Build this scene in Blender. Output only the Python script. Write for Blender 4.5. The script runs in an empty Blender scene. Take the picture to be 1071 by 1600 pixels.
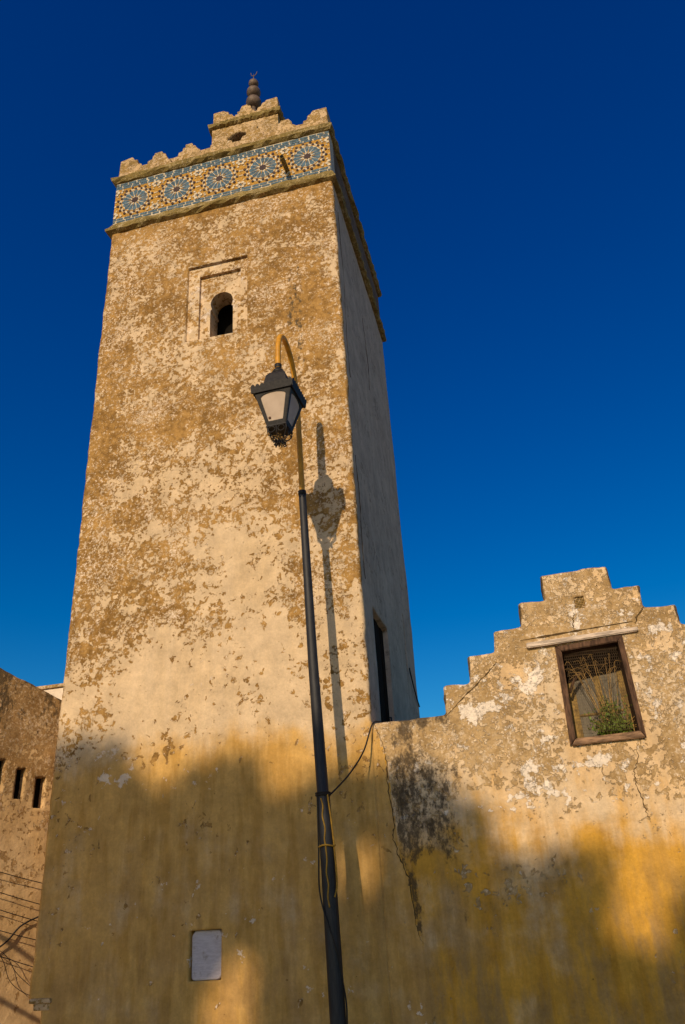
import bpy, bmesh, math, random
import numpy as np
from mathutils import Vector, Matrix, Euler
from mathutils.geometry import delaunay_2d_cdt
random.seed(7); RNG = np.random.default_rng(7)
S = bpy.context.scene
R = math.radians
COL = S.collection

# ------------------------------------------------------------------ camera
cam = bpy.data.cameras.new("camera"); co = bpy.data.objects.new("camera", cam); COL.objects.link(co)
CAM_P = (6.064, -9.423, 1.6); YAW, PITCH, ROLL = -0.2140, 0.4790, -0.0625
cam.sensor_fit = 'VERTICAL'; cam.sensor_height = 36.0; cam.lens = 36.0 * 1240 / 1600
cam.clip_start = 0.05; cam.clip_end = 3000
_f = Vector((math.sin(YAW)*math.cos(PITCH), math.cos(YAW)*math.cos(PITCH), math.sin(PITCH)))
_r = Vector((math.cos(YAW), -math.sin(YAW), 0)); _u = _r.cross(_f)
_r2 = math.cos(ROLL)*_r + math.sin(ROLL)*_u; _u2 = -math.sin(ROLL)*_r + math.cos(ROLL)*_u
M = Matrix((_r2, _u2, -_f)).transposed().to_4x4(); M.translation = Vector(CAM_P)
co.matrix_world = M
S.camera = co

# ------------------------------------------------------------------ sky and sun
SUN_EL, SUN_AZ = R(25), R(5.3)          # travels towards +Y, a little towards +X
w = bpy.data.worlds.new("World"); S.world = w; w.use_nodes = True
wt = w.node_tree; wt.nodes.clear()
sky = wt.nodes.new("ShaderNodeTexSky"); sky.sky_type = 'NISHITA'; sky.sun_disc = False
sky.sun_elevation = SUN_EL; sky.sun_rotation = math.pi + SUN_AZ
sky.air_density = 1.0; sky.dust_density = 0.6; sky.ozone_density = 2.0
bg = wt.nodes.new("ShaderNodeBackground"); bg.inputs[1].default_value = 0.10
sep = wt.nodes.new("ShaderNodeSeparateColor"); com = wt.nodes.new("ShaderNodeCombineColor")
def wmath(op, a, b):
    n = wt.nodes.new("ShaderNodeMath"); n.operation = op
    for i, v in enumerate((a, b)):
        if isinstance(v, (int, float)): n.inputs[i].default_value = v
        else: wt.links.new(v, n.inputs[i])
    return n.outputs[0]
wt.links.new(sky.outputs[0], sep.inputs[0])
r_, g_, b_ = sep.outputs[0], sep.outputs[1], sep.outputs[2]
SKY_K = dict(rr=2.5, rg=-1.5, gg=1.82, gb=-0.82, bb=0.92)
def lin(a, ka, b, kb): return wmath('MAXIMUM', wmath('ADD', wmath('MULTIPLY', a, ka), wmath('MULTIPLY', b, kb)), 0.0)
wt.links.new(lin(r_, SKY_K['rr'], g_, SKY_K['rg']), com.inputs[0])
wt.links.new(lin(g_, SKY_K['gg'], b_, SKY_K['gb']), com.inputs[1])
wt.links.new(wmath('MULTIPLY', b_, SKY_K['bb']), com.inputs[2])
wt.links.new(com.outputs[0], bg.inputs[0])
wo = wt.nodes.new("ShaderNodeOutputWorld"); wt.links.new(bg.outputs[0], wo.inputs[0])

sl = bpy.data.lights.new("sun", 'SUN'); sl.energy = 3.55; sl.angle = R(0.6); sl.color = (1.0, 0.80, 0.56)
so = bpy.data.objects.new("sun", sl); COL.objects.link(so)
SUN_D = Vector((math.sin(SUN_AZ)*math.cos(SUN_EL), math.cos(SUN_AZ)*math.cos(SUN_EL), -math.sin(SUN_EL)))
so.rotation_euler = SUN_D.to_track_quat('-Z', 'Y').to_euler()
S.view_settings.view_transform = 'Standard'; S.view_settings.look = 'None'
S.view_settings.exposure = 0.0; S.view_settings.gamma = 1.0

# ------------------------------------------------------------------ node helper
class NT:
    def __init__(s, name):
        s.m = bpy.data.materials.new(name); s.m.use_nodes = True; s.t = s.m.node_tree; s.t.nodes.clear()
        s.bsdf = s.t.nodes.new("ShaderNodeBsdfPrincipled"); o = s.t.nodes.new("ShaderNodeOutputMaterial")
        s.t.links.new(s.bsdf.outputs[0], o.inputs[0])
        g = s.t.nodes.new("ShaderNodeNewGeometry"); s.pos = g.outputs['Position']
    def put(s, sock, v):
        if hasattr(v, 'is_linked') or hasattr(v, 'node'): s.t.links.new(v, sock)
        elif isinstance(v, (tuple, list)) and len(v) == 3 and sock.type == 'RGBA': sock.default_value = (*v, 1)
        else: sock.default_value = v
    def math(s, op, a, b=0.0, c=None, clamp=False):
        n = s.t.nodes.new("ShaderNodeMath"); n.operation = op; n.use_clamp = clamp
        s.put(n.inputs[0], a); s.put(n.inputs[1], b)
        if c is not None: s.put(n.inputs[2], c)
        return n.outputs[0]
    def mapv(s, scale=(1,1,1), loc=(0,0,0), v=None):
        n = s.t.nodes.new("ShaderNodeMapping"); s.put(n.inputs[0], v or s.pos)
        n.inputs['Scale'].default_value = scale; n.inputs['Location'].default_value = loc
        return n.outputs[0]
    def noise(s, scale, detail=4, rough=.6, v=None, dist=0.0, lac=2.0):
        n = s.t.nodes.new("ShaderNodeTexNoise"); s.put(n.inputs['Vector'], v or s.pos)
        n.inputs['Scale'].default_value = scale; n.inputs['Detail'].default_value = detail
        n.inputs['Roughness'].default_value = rough; n.inputs['Distortion'].default_value = dist
        n.inputs['Lacunarity'].default_value = lac
        return n.outputs[0]
    def voro(s, scale, v=None, feature='F1', out='Distance', rnd=1.0):
        n = s.t.nodes.new("ShaderNodeTexVoronoi"); n.feature = feature; s.put(n.inputs['Vector'], v or s.pos)
        n.inputs['Scale'].default_value = scale; n.inputs['Randomness'].default_value = rnd
        return n.outputs[out]
    def step(s, v, lo, hi):
        n = s.t.nodes.new("ShaderNodeMapRange"); n.interpolation_type = 'SMOOTHSTEP'
        s.put(n.inputs[0], v); n.inputs[1].default_value = lo; n.inputs[2].default_value = hi
        return n.outputs[0]
    def mix(s, f, a, b, mode='MIX'):
        n = s.t.nodes.new("ShaderNodeMix"); n.data_type = 'RGBA'; n.blend_type = mode
        s.put(n.inputs[0], f); s.put(n.inputs[6], a); s.put(n.inputs[7], b)
        return n.outputs[2]
    def attr(s, name):
        n = s.t.nodes.new("ShaderNodeAttribute"); n.attribute_name = name
        q = s.t.nodes.new("ShaderNodeSeparateColor"); s.t.links.new(n.outputs['Color'], q.inputs[0])
        return q.outputs[0], q.outputs[1], q.outputs[2], n.outputs['Alpha']
    def bump(s, h, strength=.5, dist=.01):
        n = s.t.nodes.new("ShaderNodeBump"); n.inputs['Strength'].default_value = strength
        n.inputs['Distance'].default_value = dist; s.put(n.inputs['Height'], h)
        s.t.links.new(n.outputs[0], s.bsdf.inputs['Normal'])
    def fin(s, col, rough=.9, metal=0.0, spec=.3):
        s.put(s.bsdf.inputs['Base Color'], col); s.put(s.bsdf.inputs['Roughness'], rough)
        s.bsdf.inputs['Metallic'].default_value = metal; s.bsdf.inputs['Specular IOR Level'].default_value = spec
        return s.m

def plaster(name, cream, cream2, ochre, ochre2, white, yellow, grime, flake=2.2, base=(0,0,0,0), use_attr=True, bump=.8, streaky=.35, gsoft=(.40,.60), yr=(.30,.80), fleck=.75, small=.0, damp_shade=None, soft=.03):
    """Limewashed render: cream coat, flaked ochre patches, white lime scars, yellow wash, dark grime; regions come from the 'stain' attribute."""
    n = NT(name)
    if use_attr:
        ro, ye, gr, wh = n.attr('stain')
        ro = n.math('ADD', ro, base[0]); ye = n.math('ADD', ye, base[1]); gr = n.math('ADD', gr, base[2]); wh = n.math('ADD', wh, base[3])
    else: ro, ye, gr, wh = base
    warp = n.noise(1.6, 3)
    f1 = n.noise(flake, 9, .66, dist=.35)
    f2 = n.noise(flake*5.2, 6, .6, v=n.mapv(loc=(3.1, 0, 7.7)))
    fl = n.math('ADD', n.math('MULTIPLY', f1, .52), n.math('MULTIPLY', f2, .48))
    fl = n.math('MULTIPLY_ADD', n.math('SUBTRACT', fl, .5), 2.4, .5)
    fl = n.math('ADD', fl, n.math('SUBTRACT', ro, .5))
    mo = n.step(fl, .515-soft, .515+soft)                                    # ochre where the coat has flaked
    sm = n.math('MULTIPLY_ADD', n.math('SUBTRACT', n.noise(8.5, 5, .58, dist=.5, v=n.mapv(loc=(6, 0, 2))), .5), 2.4, .5)
    sm = n.math('ADD', sm, n.math('MULTIPLY', n.math('SUBTRACT', n.math('MINIMUM', ro, .42), .42), .85))
    sm = n.math('ADD', sm, n.math('MULTIPLY', n.math('SUBTRACT', n.noise(1.3, 3, .5, v=n.mapv(loc=(1, 0, 33))), .5), 1.3))
    mo = n.math('MAXIMUM', mo, n.step(sm, .715-small, .75-small))
    streak = n.noise(1.0, 6, .6, v=n.mapv(scale=(5.0, 5.0, .45)))
    big = n.noise(.9, 4, .55, v=n.mapv(loc=(11, 0, 3)))
    fine = n.noise(38, 5, .65)
    mid = n.noise(9, 6, .65, v=n.mapv(loc=(0, 0, 21)))
    ccream = n.mix(n.step(n.math('ADD', n.math('MULTIPLY', big, .6), n.math('MULTIPLY', streak, .4)), .42, .62), cream, cream2)
    coch = n.mix(n.step(n.math('ADD', n.math('MULTIPLY', mid, .6), n.math('MULTIPLY', big, .4)), .40, .60), ochre, ochre2)
    # yellow wash lies over the cream coat, in runs
    fy = n.math('ADD', n.math('MULTIPLY', streak, streaky), n.math('MULTIPLY', n.noise(1.7, 5, .6), 1-streaky))
    my = n.step(n.math('ADD', n.math('MULTIPLY_ADD', n.math('SUBTRACT', fy, .5), 1.5, .5), n.math('SUBTRACT', ye, .5)), *yr)
    base_c = n.mix(my, ccream, n.mix(n.step(n.noise(2.3, 5, .6, v=n.mapv(scale=(3.2,3.2,.5), loc=(5,5,1))), .44, .62), yellow, (yellow[0]*.84, yellow[1]*.80, yellow[2]*.68)))
    if damp_shade:                                                       # rising damp: brown runs up from the foot of the wall, deepened for shade
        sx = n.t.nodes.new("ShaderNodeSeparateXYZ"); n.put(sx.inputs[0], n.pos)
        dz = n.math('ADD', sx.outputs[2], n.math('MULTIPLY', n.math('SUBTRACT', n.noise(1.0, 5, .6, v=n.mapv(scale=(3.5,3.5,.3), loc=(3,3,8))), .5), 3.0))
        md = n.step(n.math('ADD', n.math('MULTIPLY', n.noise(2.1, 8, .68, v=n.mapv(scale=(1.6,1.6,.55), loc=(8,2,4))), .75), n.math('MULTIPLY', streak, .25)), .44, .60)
        base_c = n.mix(n.math('MULTIPLY', n.math('MULTIPLY', md, n.step(dz, damp_shade[1], damp_shade[0])), damp_shade[2]), base_c, damp_shade[3])
    # lighter flecks of old lime inside the flaked zones
    spk = n.math('MAXIMUM', n.step(n.math('ADD', n.noise(23, 6, .74, v=n.mapv(loc=(2, 0, 9))), n.math('MULTIPLY', n.math('SUBTRACT', n.noise(1.5, 3, .5, v=n.mapv(loc=(2, 0, 66))), .5), .35)), .55, .61), n.step(n.math('ADD', n.math('MULTIPLY', n.noise(7.5, 8, .72, v=n.mapv(loc=(4, 0, 5))), .75), n.math('MULTIPLY', warp, .25)), .545, .60))
    spk = n.math('MULTIPLY', spk, mo)
    c = n.mix(mo, base_c, coch)
    c = n.mix(n.math('MULTIPLY', spk, fleck), c, n.mix(n.step(fine, .45, .6), cream, white))
    mw = n.step(n.math('ADD', n.math('MULTIPLY_ADD', n.math('SUBTRACT', n.noise(5.5, 7, .66, v=n.mapv(loc=(9, 4, 2))), .5), 2.2, .5), n.math('SUBTRACT', wh, .62)), .48, .55)
    c = n.mix(n.math('MULTIPLY', mw, .8), c, white)
    mg = n.step(n.math('ADD', n.math('MULTIPLY_ADD', n.math('SUBTRACT', n.math('ADD', n.math('MULTIPLY', n.noise(9, 9, .78, v=n.mapv(scale=(1,1,.6), loc=(1, 8, 0))), .8), n.math('MULTIPLY', streak, .2)), .5), 3.2, .5), n.math('SUBTRACT', gr, .66)), *gsoft)
    c = n.mix(n.math('MULTIPLY', mg, .88), c, grime)
    # small dark pits
    pit = n.step(n.voro(6.5, v=n.mapv(loc=(0.3, .7, .1))), .045, .02)
    pit = n.math('MULTIPLY', pit, n.step(n.noise(2.5, 3, .5, v=n.mapv(loc=(7, 7, 7))), .52, .60))
    c = n.mix(n.math('MULTIPLY', pit, .75), c, tuple(x*.35 for x in ochre2))
    var = n.math('MULTIPLY_ADD', n.math('SUBTRACT', fine, .5), n.math('MULTIPLY_ADD', mo, .5, .35), 1.0)
    var = n.math('MULTIPLY', var, n.math('MULTIPLY_ADD', n.math('SUBTRACT', n.noise(3.2, 8, .74, v=n.mapv(loc=(0, 0, 44))), .5), 1.25, 1.0))
    runs = n.noise(1.0, 5, .7, v=n.mapv(scale=(12, 12, 1.1), loc=(0, 0, 12)))
    var = n.math('MULTIPLY', var, n.math('MULTIPLY_ADD', n.math('MULTIPLY', n.math('SUBTRACT', runs, .5), n.math('MULTIPLY', n.math('SUBTRACT', 1.0, mo), n.step(big, .40, .60))), .40, 1.0))
    hsv = n.t.nodes.new("ShaderNodeHueSaturation"); n.put(hsv.inputs['Value'], var); n.put(hsv.inputs['Color'], c)
    h = n.math('ADD', n.math('MULTIPLY', mo, -.55), n.math('MULTIPLY', fine, .35))
    h = n.math('ADD', h, n.math('MULTIPLY', mw, .3)); h = n.math('ADD', h, n.math('MULTIPLY', mid, 1.1)); h = n.math('ADD', h, n.math('MULTIPLY', pit, -1.5))
    n.bump(h, bump, .012)
    return n.fin(hsv.outputs[0], .93, spec=.15)

CREAM=(.62,.455,.275); CREAM2=(.60,.43,.245); OCHRE=(.41,.23,.068); OCHRE2=(.21,.11,.028); WHITE=(.76,.62,.48); YELLOW=(.57,.335,.10); GRIME=(.075,.058,.036)
M_TOWER = plaster('limewash_render', CREAM, CREAM2, OCHRE, OCHRE2, WHITE, YELLOW, GRIME, flake=3.0, fleck=.85, small=.03, damp_shade=(1.0, 3.0, .6, (.37,.215,.08)))
M_GABLE = plaster('lichen_render', (.66,.49,.30), (.66,.44,.22), (.50,.335,.16), (.35,.22,.09), (.84,.72,.58), (.60,.315,.045), (.075,.052,.030), flake=3.8, bump=1.1, yr=(.34,.74), small=.04, soft=.05, gsoft=(.34,.74), fleck=.55, damp_shade=(1.2, 2.8, .85, (.36,.22,.085)))
M_TRIM = plaster('trim_render', (.56,.39,.22), (.50,.33,.15), (.36,.22,.075), (.25,.16,.05), (.62,.50,.36), YELLOW, (.085,.07,.03), flake=4, base=(.50,0,.10,.25), use_attr=False, bump=.9)
M_SURR = plaster('window_render', CREAM, CREAM2, OCHRE, OCHRE2, WHITE, YELLOW, GRIME, flake=3, base=(.44,0,.06,.42), use_attr=False)
M_CORN = plaster('mossy_render', (.38,.28,.12), (.33,.24,.09), (.26,.18,.055), (.19,.135,.04), (.5,.4,.25), YELLOW, (.06,.05,.022), flake=5, base=(.6,0,.24,.0), use_attr=False, bump=.9)
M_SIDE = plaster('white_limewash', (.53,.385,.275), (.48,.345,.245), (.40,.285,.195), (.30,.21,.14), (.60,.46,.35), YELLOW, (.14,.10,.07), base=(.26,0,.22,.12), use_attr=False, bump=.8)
M_BAND_SHADE = plaster('shaded_tile_tone', (.20,.135,.09), (.17,.11,.075), (.14,.09,.055), (.10,.06,.035), (.28,.2,.14), YELLOW, (.05,.035,.025), flake=4, base=(.4,0,.2,0), use_attr=False)  # even dark brown standing for the band's tiles in shade
M_LEFT = plaster('brown_render', (.60,.40,.20), (.54,.34,.15), (.38,.225,.09), (.29,.16,.055), (.62,.47,.33), (.5,.3,.1), (.10,.065,.032), flake=3, base=(0,0,0,0), bump=1.0, streaky=.7)

def simple(name, col, rough=.6, metal=0.0, var=.25, scale=20, spec=.4, bump=0.0, stretch=(1,1,1)):
    n = NT(name); v = n.noise(scale, 6, .65, v=n.mapv(scale=stretch))
    c = n.mix(n.step(v, .35, .68), tuple(x*(1-var) for x in col), tuple(min(1, x*(1+var)) for x in col))
    if bump: n.bump(v, bump, .004)
    return n.fin(c, rough, metal, spec)
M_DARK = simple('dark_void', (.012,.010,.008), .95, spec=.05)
M_WOOD = simple('weathered_wood', (.10,.052,.028), .8, var=.55, scale=9, bump=.7, stretch=(3,3,.6), spec=.2)
M_WOOD2 = simple('worn_sill_wood', (.26,.15,.08), .8, var=.5, scale=9, bump=.7, stretch=(.6,3,3), spec=.2)
M_LINTEL = simple('limewashed_wood', (.56,.44,.33), .85, var=.35, scale=10, bump=.6, stretch=(.5,3,4), spec=.2)
M_DOOR = simple('dark_door_wood', (.022,.013,.008), .95, var=.5, scale=8, stretch=(3,6,.5), bump=.4, spec=.03)
M_SASH = simple('yellowed_sash_paint', (.27,.165,.04), .7, var=.4, scale=14, spec=.3)
M_PANE = simple('dusty_glass', (.135,.108,.062), .6, var=.3, scale=6, spec=.5, stretch=(3,3,.7))
M_IRON = simple('black_iron', (.022,.019,.017), .6, var=.35, scale=30, spec=.25, bump=.3)
M_POLE = simple('grey_pole_paint', (.017,.016,.016), .6, var=.4, scale=14, spec=.45, stretch=(4,4,.5), bump=.15)
M_YELL = simple('yellow_arm_paint', (.60,.27,.012), .5, var=.15, scale=10, spec=.4)
M_LGLASS = NT('frosted_lantern_glass')
_v = M_LGLASS.noise(7, 5, .6); _c = M_LGLASS.mix(M_LGLASS.step(_v, .35, .65), (.62,.48,.35), (.72,.57,.43))
_n = M_LGLASS; _g = _n.fin(_c, .45, spec=.4)
_tr = _n.t.nodes.new("ShaderNodeBsdfTranslucent"); _n.put(_tr.inputs[0], (.85,.70,.56)); _mx = _n.t.nodes.new("ShaderNodeMixShader"); _mx.inputs[0].default_value = .32
_out = [q for q in _n.t.nodes if q.type == 'OUTPUT_MATERIAL'][0]
_n.t.links.new(_n.bsdf.outputs[0], _mx.inputs[1]); _n.t.links.new(_tr.outputs[0], _mx.inputs[2]); _n.t.links.new(_mx.outputs[0], _out.inputs[0])
M_LGLASS = _g
M_WIRE = simple('black_cable', (.02,.016,.013), .6, spec=.3)
M_CORD = simple('yellow_cord', (.34,.19,.02), .7, spec=.3)
M_BALL = simple('oxidised_copper', (.135,.092,.062), .6, metal=.1, var=.35, scale=6, spec=.35, bump=.2)
M_PLAQ = NT('pale_plaque_stone'); _v = M_PLAQ.noise(1, 7, .7, v=M_PLAQ.mapv(scale=(14,14,60)))
_c = M_PLAQ.mix(M_PLAQ.step(_v, .38, .62), (.49,.43,.44), (.57,.51,.52)); _d = M_PLAQ.noise(9, 6, .7); _c = M_PLAQ.mix(M_PLAQ.math('MULTIPLY', M_PLAQ.step(_d, .5, .66), .7), _c, (.25,.19,.13)); M_PLAQ.bump(_v, .9, .008); M_PLAQ = M_PLAQ.fin(_c, .95, spec=.08)
M_CRACK = simple('crack_dark', (.10,.062,.026), .95, spec=.05)
M_LEAF = simple('window_leaf', (.12,.165,.018), .6, var=.5, scale=25, spec=.3)
M_BUD = simple('yellow_bud', (.55,.42,.03), .6, spec=.3)
M_STEM = simple('dry_stem', (.42,.25,.075), .8, spec=.2)
M_TLEAF = simple('tree_leaf', (.06,.085,.025), .6, var=.5, scale=3, spec=.3)
M_BARK = simple('tree_bark', (.14,.09,.055), .9, var=.4, scale=6, bump=.8, spec=.2)
def tile(name, col, var=.16):
    n = NT(name); v = n.noise(26, 3, .6); d = n.noise(3.5, 6, .7)
    c = n.mix(n.step(v, .35, .65), tuple(x*(1-var) for x in col), tuple(min(1, x*(1+var)) for x in col))
    c = n.mix(n.math('MULTIPLY', n.step(d, .52, .70), .45), c, (.24,.16,.06))
    return n.fin(c, .55, spec=.25)
TL_CREAM = tile('tile_cream', (.56,.46,.31), .25); TL_BLUE = tile('tile_blue', (.052,.105,.14), .45); TL_BROWN = tile('tile_dark', (.035,.013,.010)); TL_OCHRE = tile('tile_ochre', (.41,.205,.012), .35)
M_GROUND = simple('dusty_paving', (.30,.22,.15), .9, var=.25, scale=2.0, spec=.15, bump=.5)

# ------------------------------------------------------------------ object helpers
def link(name, me, parent=None, mats=()):
    for m in mats: me.materials.append(m)
    o = bpy.data.objects.new(name, me); COL.objects.link(o)
    if parent: o.parent = parent; o.matrix_parent_inverse = parent.matrix_world.inverted()
    return o
def thing(name, label, cat, loc=(0,0,0), group=None):
    o = bpy.data.objects.new(name, None); COL.objects.link(o); o.location = loc; o.matrix_world = Matrix.Translation(loc)
    o.empty_display_size = .2; tag(o, label, cat, group); return o
def tag(o, label=None, cat=None, group=None, kind=None):
    for k, v in (('label', label), ('category', cat), ('group', group), ('kind', kind)):
        if v: o[k] = v
    return o
def bm_obj(name, bm, mats, parent=None, smooth=False):
    bmesh.ops.recalc_face_normals(bm, faces=bm.faces)
    me = bpy.data.meshes.new(name); bm.to_mesh(me); bm.free()
    if smooth: me.polygons.foreach_set('use_smooth', [True]*len(me.polygons))
    return link(name, me, parent, mats if isinstance(mats, (list, tuple)) else [mats])
def add_box(bm, lo, hi, mi=0, bev=0.0):
    b = bmesh.new(); bmesh.ops.create_cube(b, size=1)
    lo, hi = Vector(lo), Vector(hi)
    for v in b.verts: v.co = Vector([(lo[i]+hi[i])/2 + v.co[i]*(hi[i]-lo[i]) for i in range(3)])
    if bev: bmesh.ops.bevel(b, geom=b.edges[:], offset=bev, segments=2, affect='EDGES', profile=.6)
    merge(bm, b, mi)
def merge(bm, b, mi=None, mat=None):
    mp = {}
    for v in b.verts: mp[v] = bm.verts.new(mat @ v.co if mat else v.co)
    for f in b.faces:
        try: g = bm.faces.new([mp[v] for v in f.verts]); g.material_index = f.material_index if mi is None else mi; g.smooth = f.smooth
        except ValueError: pass
    b.free()
def prism(bm, pts, fr, d0, d1, mi=0, bev=0.0):
    """polygon pts (u,v) in frame fr(u,v,d) extruded from depth d0 to d1"""
    b = bmesh.new(); n = len(pts)
    a = [b.verts.new(fr(u, v, d0)) for u, v in pts]; c = [b.verts.new(fr(u, v, d1)) for u, v in pts]
    b.faces.new(a); b.faces.new(c[::-1])
    for i in range(n): b.faces.new((a[i], c[i], c[(i+1) % n], a[(i+1) % n]))
    bmesh.ops.recalc_face_normals(b, faces=b.faces)
    if bev: bmesh.ops.bevel(b, geom=b.edges[:], offset=bev, segments=2, affect='EDGES', clamp_overlap=True)
    merge(bm, b, mi)
def tube(bm, pts, rad, seg=8, mi=0, caps=True):
    pts = [Vector(p) for p in pts]; n = len(pts); rings = []
    rads = rad if isinstance(rad, (list, tuple)) else [rad]*n
    t0 = (pts[1]-pts[0]).normalized(); up = Vector((0,0,1)) if abs(t0.z) < .9 else Vector((1,0,0))
    nx = t0.cross(up).normalized()
    for i, p in enumerate(pts):
        t = (pts[min(i+1, n-1)] - pts[max(i-1, 0)]).normalized()
        nx = (nx - t*nx.dot(t)).normalized(); ny = t.cross(nx)
        rings.append([bm.verts.new(p + rads[i]*(math.cos(a)*nx + math.sin(a)*ny)) for a in [2*math.pi*k/seg for k in range(seg)]])
    for i in range(n-1):
        for k in range(seg):
            f = bm.faces.new((rings[i][k], rings[i][(k+1) % seg], rings[i+1][(k+1) % seg], rings[i+1][k])); f.smooth = True; f.material_index = mi
    if caps:
        for rr in (rings[0][::-1], rings[-1]):
            f = bm.faces.new(rr); f.material_index = mi
def lathe(bm, prof, cx, cy, seg=24, mi=0):
    rings = [[bm.verts.new((cx+r*math.cos(2*math.pi*k/seg), cy+r*math.sin(2*math.pi*k/seg), z)) for k in range(seg)] for r, z in prof]
    for i in range(len(prof)-1):
        for k in range(seg):
            f = bm.faces.new((rings[i][k], rings[i][(k+1) % seg], rings[i+1][(k+1) % seg], rings[i+1][k])); f.smooth = True; f.material_index = mi
    bm.faces.new(rings[0][::-1]).material_index = mi; bm.faces.new(rings[-1]).material_index = mi
def smooth_path(ctrl, n=8):
    P = [Vector(c) for c in ctrl]; P = [2*P[0]-P[1]] + P + [2*P[-1]-P[-2]]; out = []
    for i in range(1, len(P)-2):
        for k in range(n):
            t = k/n; a, b, c, d = P[i-1:i+3]
            out.append(.5*((2*b) + (c-a)*t + (2*a-5*b+4*c-d)*t*t + (3*b-a-3*c+d)*t**3))
    out.append(P[-2]); return out

# value noise for vertex work
def vnoise(x, y, seed=0):
    x = np.asarray(x, float); y = np.asarray(y, float)
    xi, yi = np.floor(x).astype(np.int64), np.floor(y).astype(np.int64); xf, yf = x-xi, y-yi
    def h(a, b):
        q = (a*374761393 + b*668265263 + seed*974711) & 0x7fffffff
        q = ((q ^ (q >> 13))*1274126177) & 0x7fffffff; return ((q ^ (q >> 16)) & 0xffff)/65535.0
    u, v = xf*xf*(3-2*xf), yf*yf*(3-2*yf)
    return (h(xi, yi)*(1-u)+h(xi+1, yi)*u)*(1-v) + (h(xi, yi+1)*(1-u)+h(xi+1, yi+1)*u)*v
def fbm(x, y, seed=0, oct=4):
    s, a, t = 0, .5, 0
    for o in range(oct): s = s + a*vnoise(np.asarray(x)*2**o, np.asarray(y)*2**o, seed+o); t += a; a *= .5
    return s/t

def cuts(a, b, step, extra=()):
    k = sorted(set([round(a, 4), round(b, 4)] + [round(e, 4) for e in extra if a < e < b])); out = [k[0]]
    for i in range(len(k)-1):
        n = max(1, int(math.ceil((k[i+1]-k[i])/step)))
        out += [k[i] + (k[i+1]-k[i])*j/n for j in range(1, n+1)]
    return np.array(out)
def gridwall(name, us, vs, keep, fr, thick, mats, parent, stain=None, wob=.012, edge=.012, rnd=.012, smooth_outer=2, is_outer=None, seed=1):
    """A wall as a fine heightfield: cells kept where keep(u,v); borders are turned back by `thick` (reveals and worn edges)."""
    nu, nv = len(us), len(vs)
    uc, vc = (us[1:]+us[:-1])/2, (vs[1:]+vs[:-1])/2
    K = keep(uc[:, None]+0*vc[None, :], vc[None, :]+0*uc[:, None])
    U = us[:, None]+0*vs[None, :]; V = vs[None, :]+0*us[:, None]
    U, V = U.copy(), V.copy()
    kp = np.zeros((nu+1, nv+1), int); kp[1:-1, 1:-1] = K
    cnt = kp[:-1, :-1]+kp[1:, :-1]+kp[:-1, 1:]+kp[1:, 1:]
    border = (cnt > 0) & (cnt < 4)
    outer = border if is_outer is None else border & is_outer(U, V)
    for it in range(smooth_outer):                 # round the corners of the silhouette
        U2, V2 = U.copy(), V.copy()
        acc = np.zeros_like(U); au = np.zeros_like(U); av = np.zeros_like(V)
        for dx, dy in ((1,0),(-1,0),(0,1),(0,-1)):
            nb = np.zeros_like(outer); sx, sy = slice(max(0,-dx), nu-max(0,dx)), slice(max(0,-dy), nv-max(0,dy))
            tx, ty = slice(max(0,dx), nu+min(0,dx)), slice(max(0,dy), nv+min(0,dy))
            nb[sx, sy] = outer[tx, ty]
            acc[sx, sy] += outer[tx, ty]; au[sx, sy] += outer[tx, ty]*U[tx, ty]; av[sx, sy] += outer[tx, ty]*V[tx, ty]
        ok = outer & (acc >= 2)
        U2[ok] = .4*U[ok]+.6*au[ok]/acc[ok]; V2[ok] = .4*V[ok]+.6*av[ok]/acc[ok]; U, V = U2, V2
    e = np.where(outer, 1.0, 0.0)
    U = U + e*edge*2*(fbm(U*5, V*5, seed+20)-.5); V = V + e*edge*2*(fbm(U*5+31, V*5, seed+40)-.5)
    D = wob*2*(fbm(U*1.1, V*1.1, seed)-.5) + wob*.5*(fbm(U*6, V*6, seed+9)-.5) + e*rnd
    idx = -np.ones((nu, nv), int); used = cnt > 0; idx[used] = np.arange(used.sum())
    verts = [fr(u, v, d) for u, v, d in zip(U[used], V[used], D[used])]
    ii, jj = np.nonzero(K)
    faces = [(idx[i, j], idx[i+1, j], idx[i+1, j+1], idx[i, j+1]) for i, j in zip(ii, jj)]
    from collections import Counter
    ec = Counter(); od = {}
    for f in faces:
        for k in range(4):
            a, b = f[k], f[(k+1) % 4]; ec[(min(a,b), max(a,b))] += 1; od[(min(a,b), max(a,b))] = (a, b)
    nb = len(verts); back = {}
    uu, vv, dd = U[used], V[used], D[used]
    for kk, c in ec.items():
        if c == 1:
            a, b = od[kk]
            for q in (a, b):
                if q not in back: back[q] = nb; nb += 1; verts.append(fr(uu[q], vv[q], thick))
            faces.append((b, a, back[a], back[b]))
    me = bpy.data.meshes.new(name); me.from_pydata([tuple(v) for v in verts], [], [tuple(int(q) for q in f) for f in faces])
    me.polygons.foreach_set('use_smooth', [True]*len(faces)); 
    me.update()
    if stain is not None:
        col = np.zeros((len(verts), 4), np.float32); st = stain(uu, vv); col[:len(uu)] = st
        for q, b in back.items(): col[b] = st[q]
        at = me.attributes.new('stain', 'FLOAT_COLOR', 'POINT'); at.data.foreach_set('color', col.ravel())
    return link(name, me, parent, mats)
def blobs(L, x, z):
    s = np.zeros_like(x)
    jx = .5*(fbm(x*3, z*3, 77)-.5); jz = .5*(fbm(x*3+9, z*3, 88)-.5)
    for cx, cz, rx, rz, a in L: s += a*np.exp(-(((x+jx*rx*2-cx)/rx)**2 + ((z+jz*rz*2-cz)/rz)**2))
    return s
def sst(x, a, b): t = np.clip((x-a)/(b-a), 0, 1); return t*t*(3-2*t)
def FR(u, v, d): return (u, d, v)             # street front: x, depth, z

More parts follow.
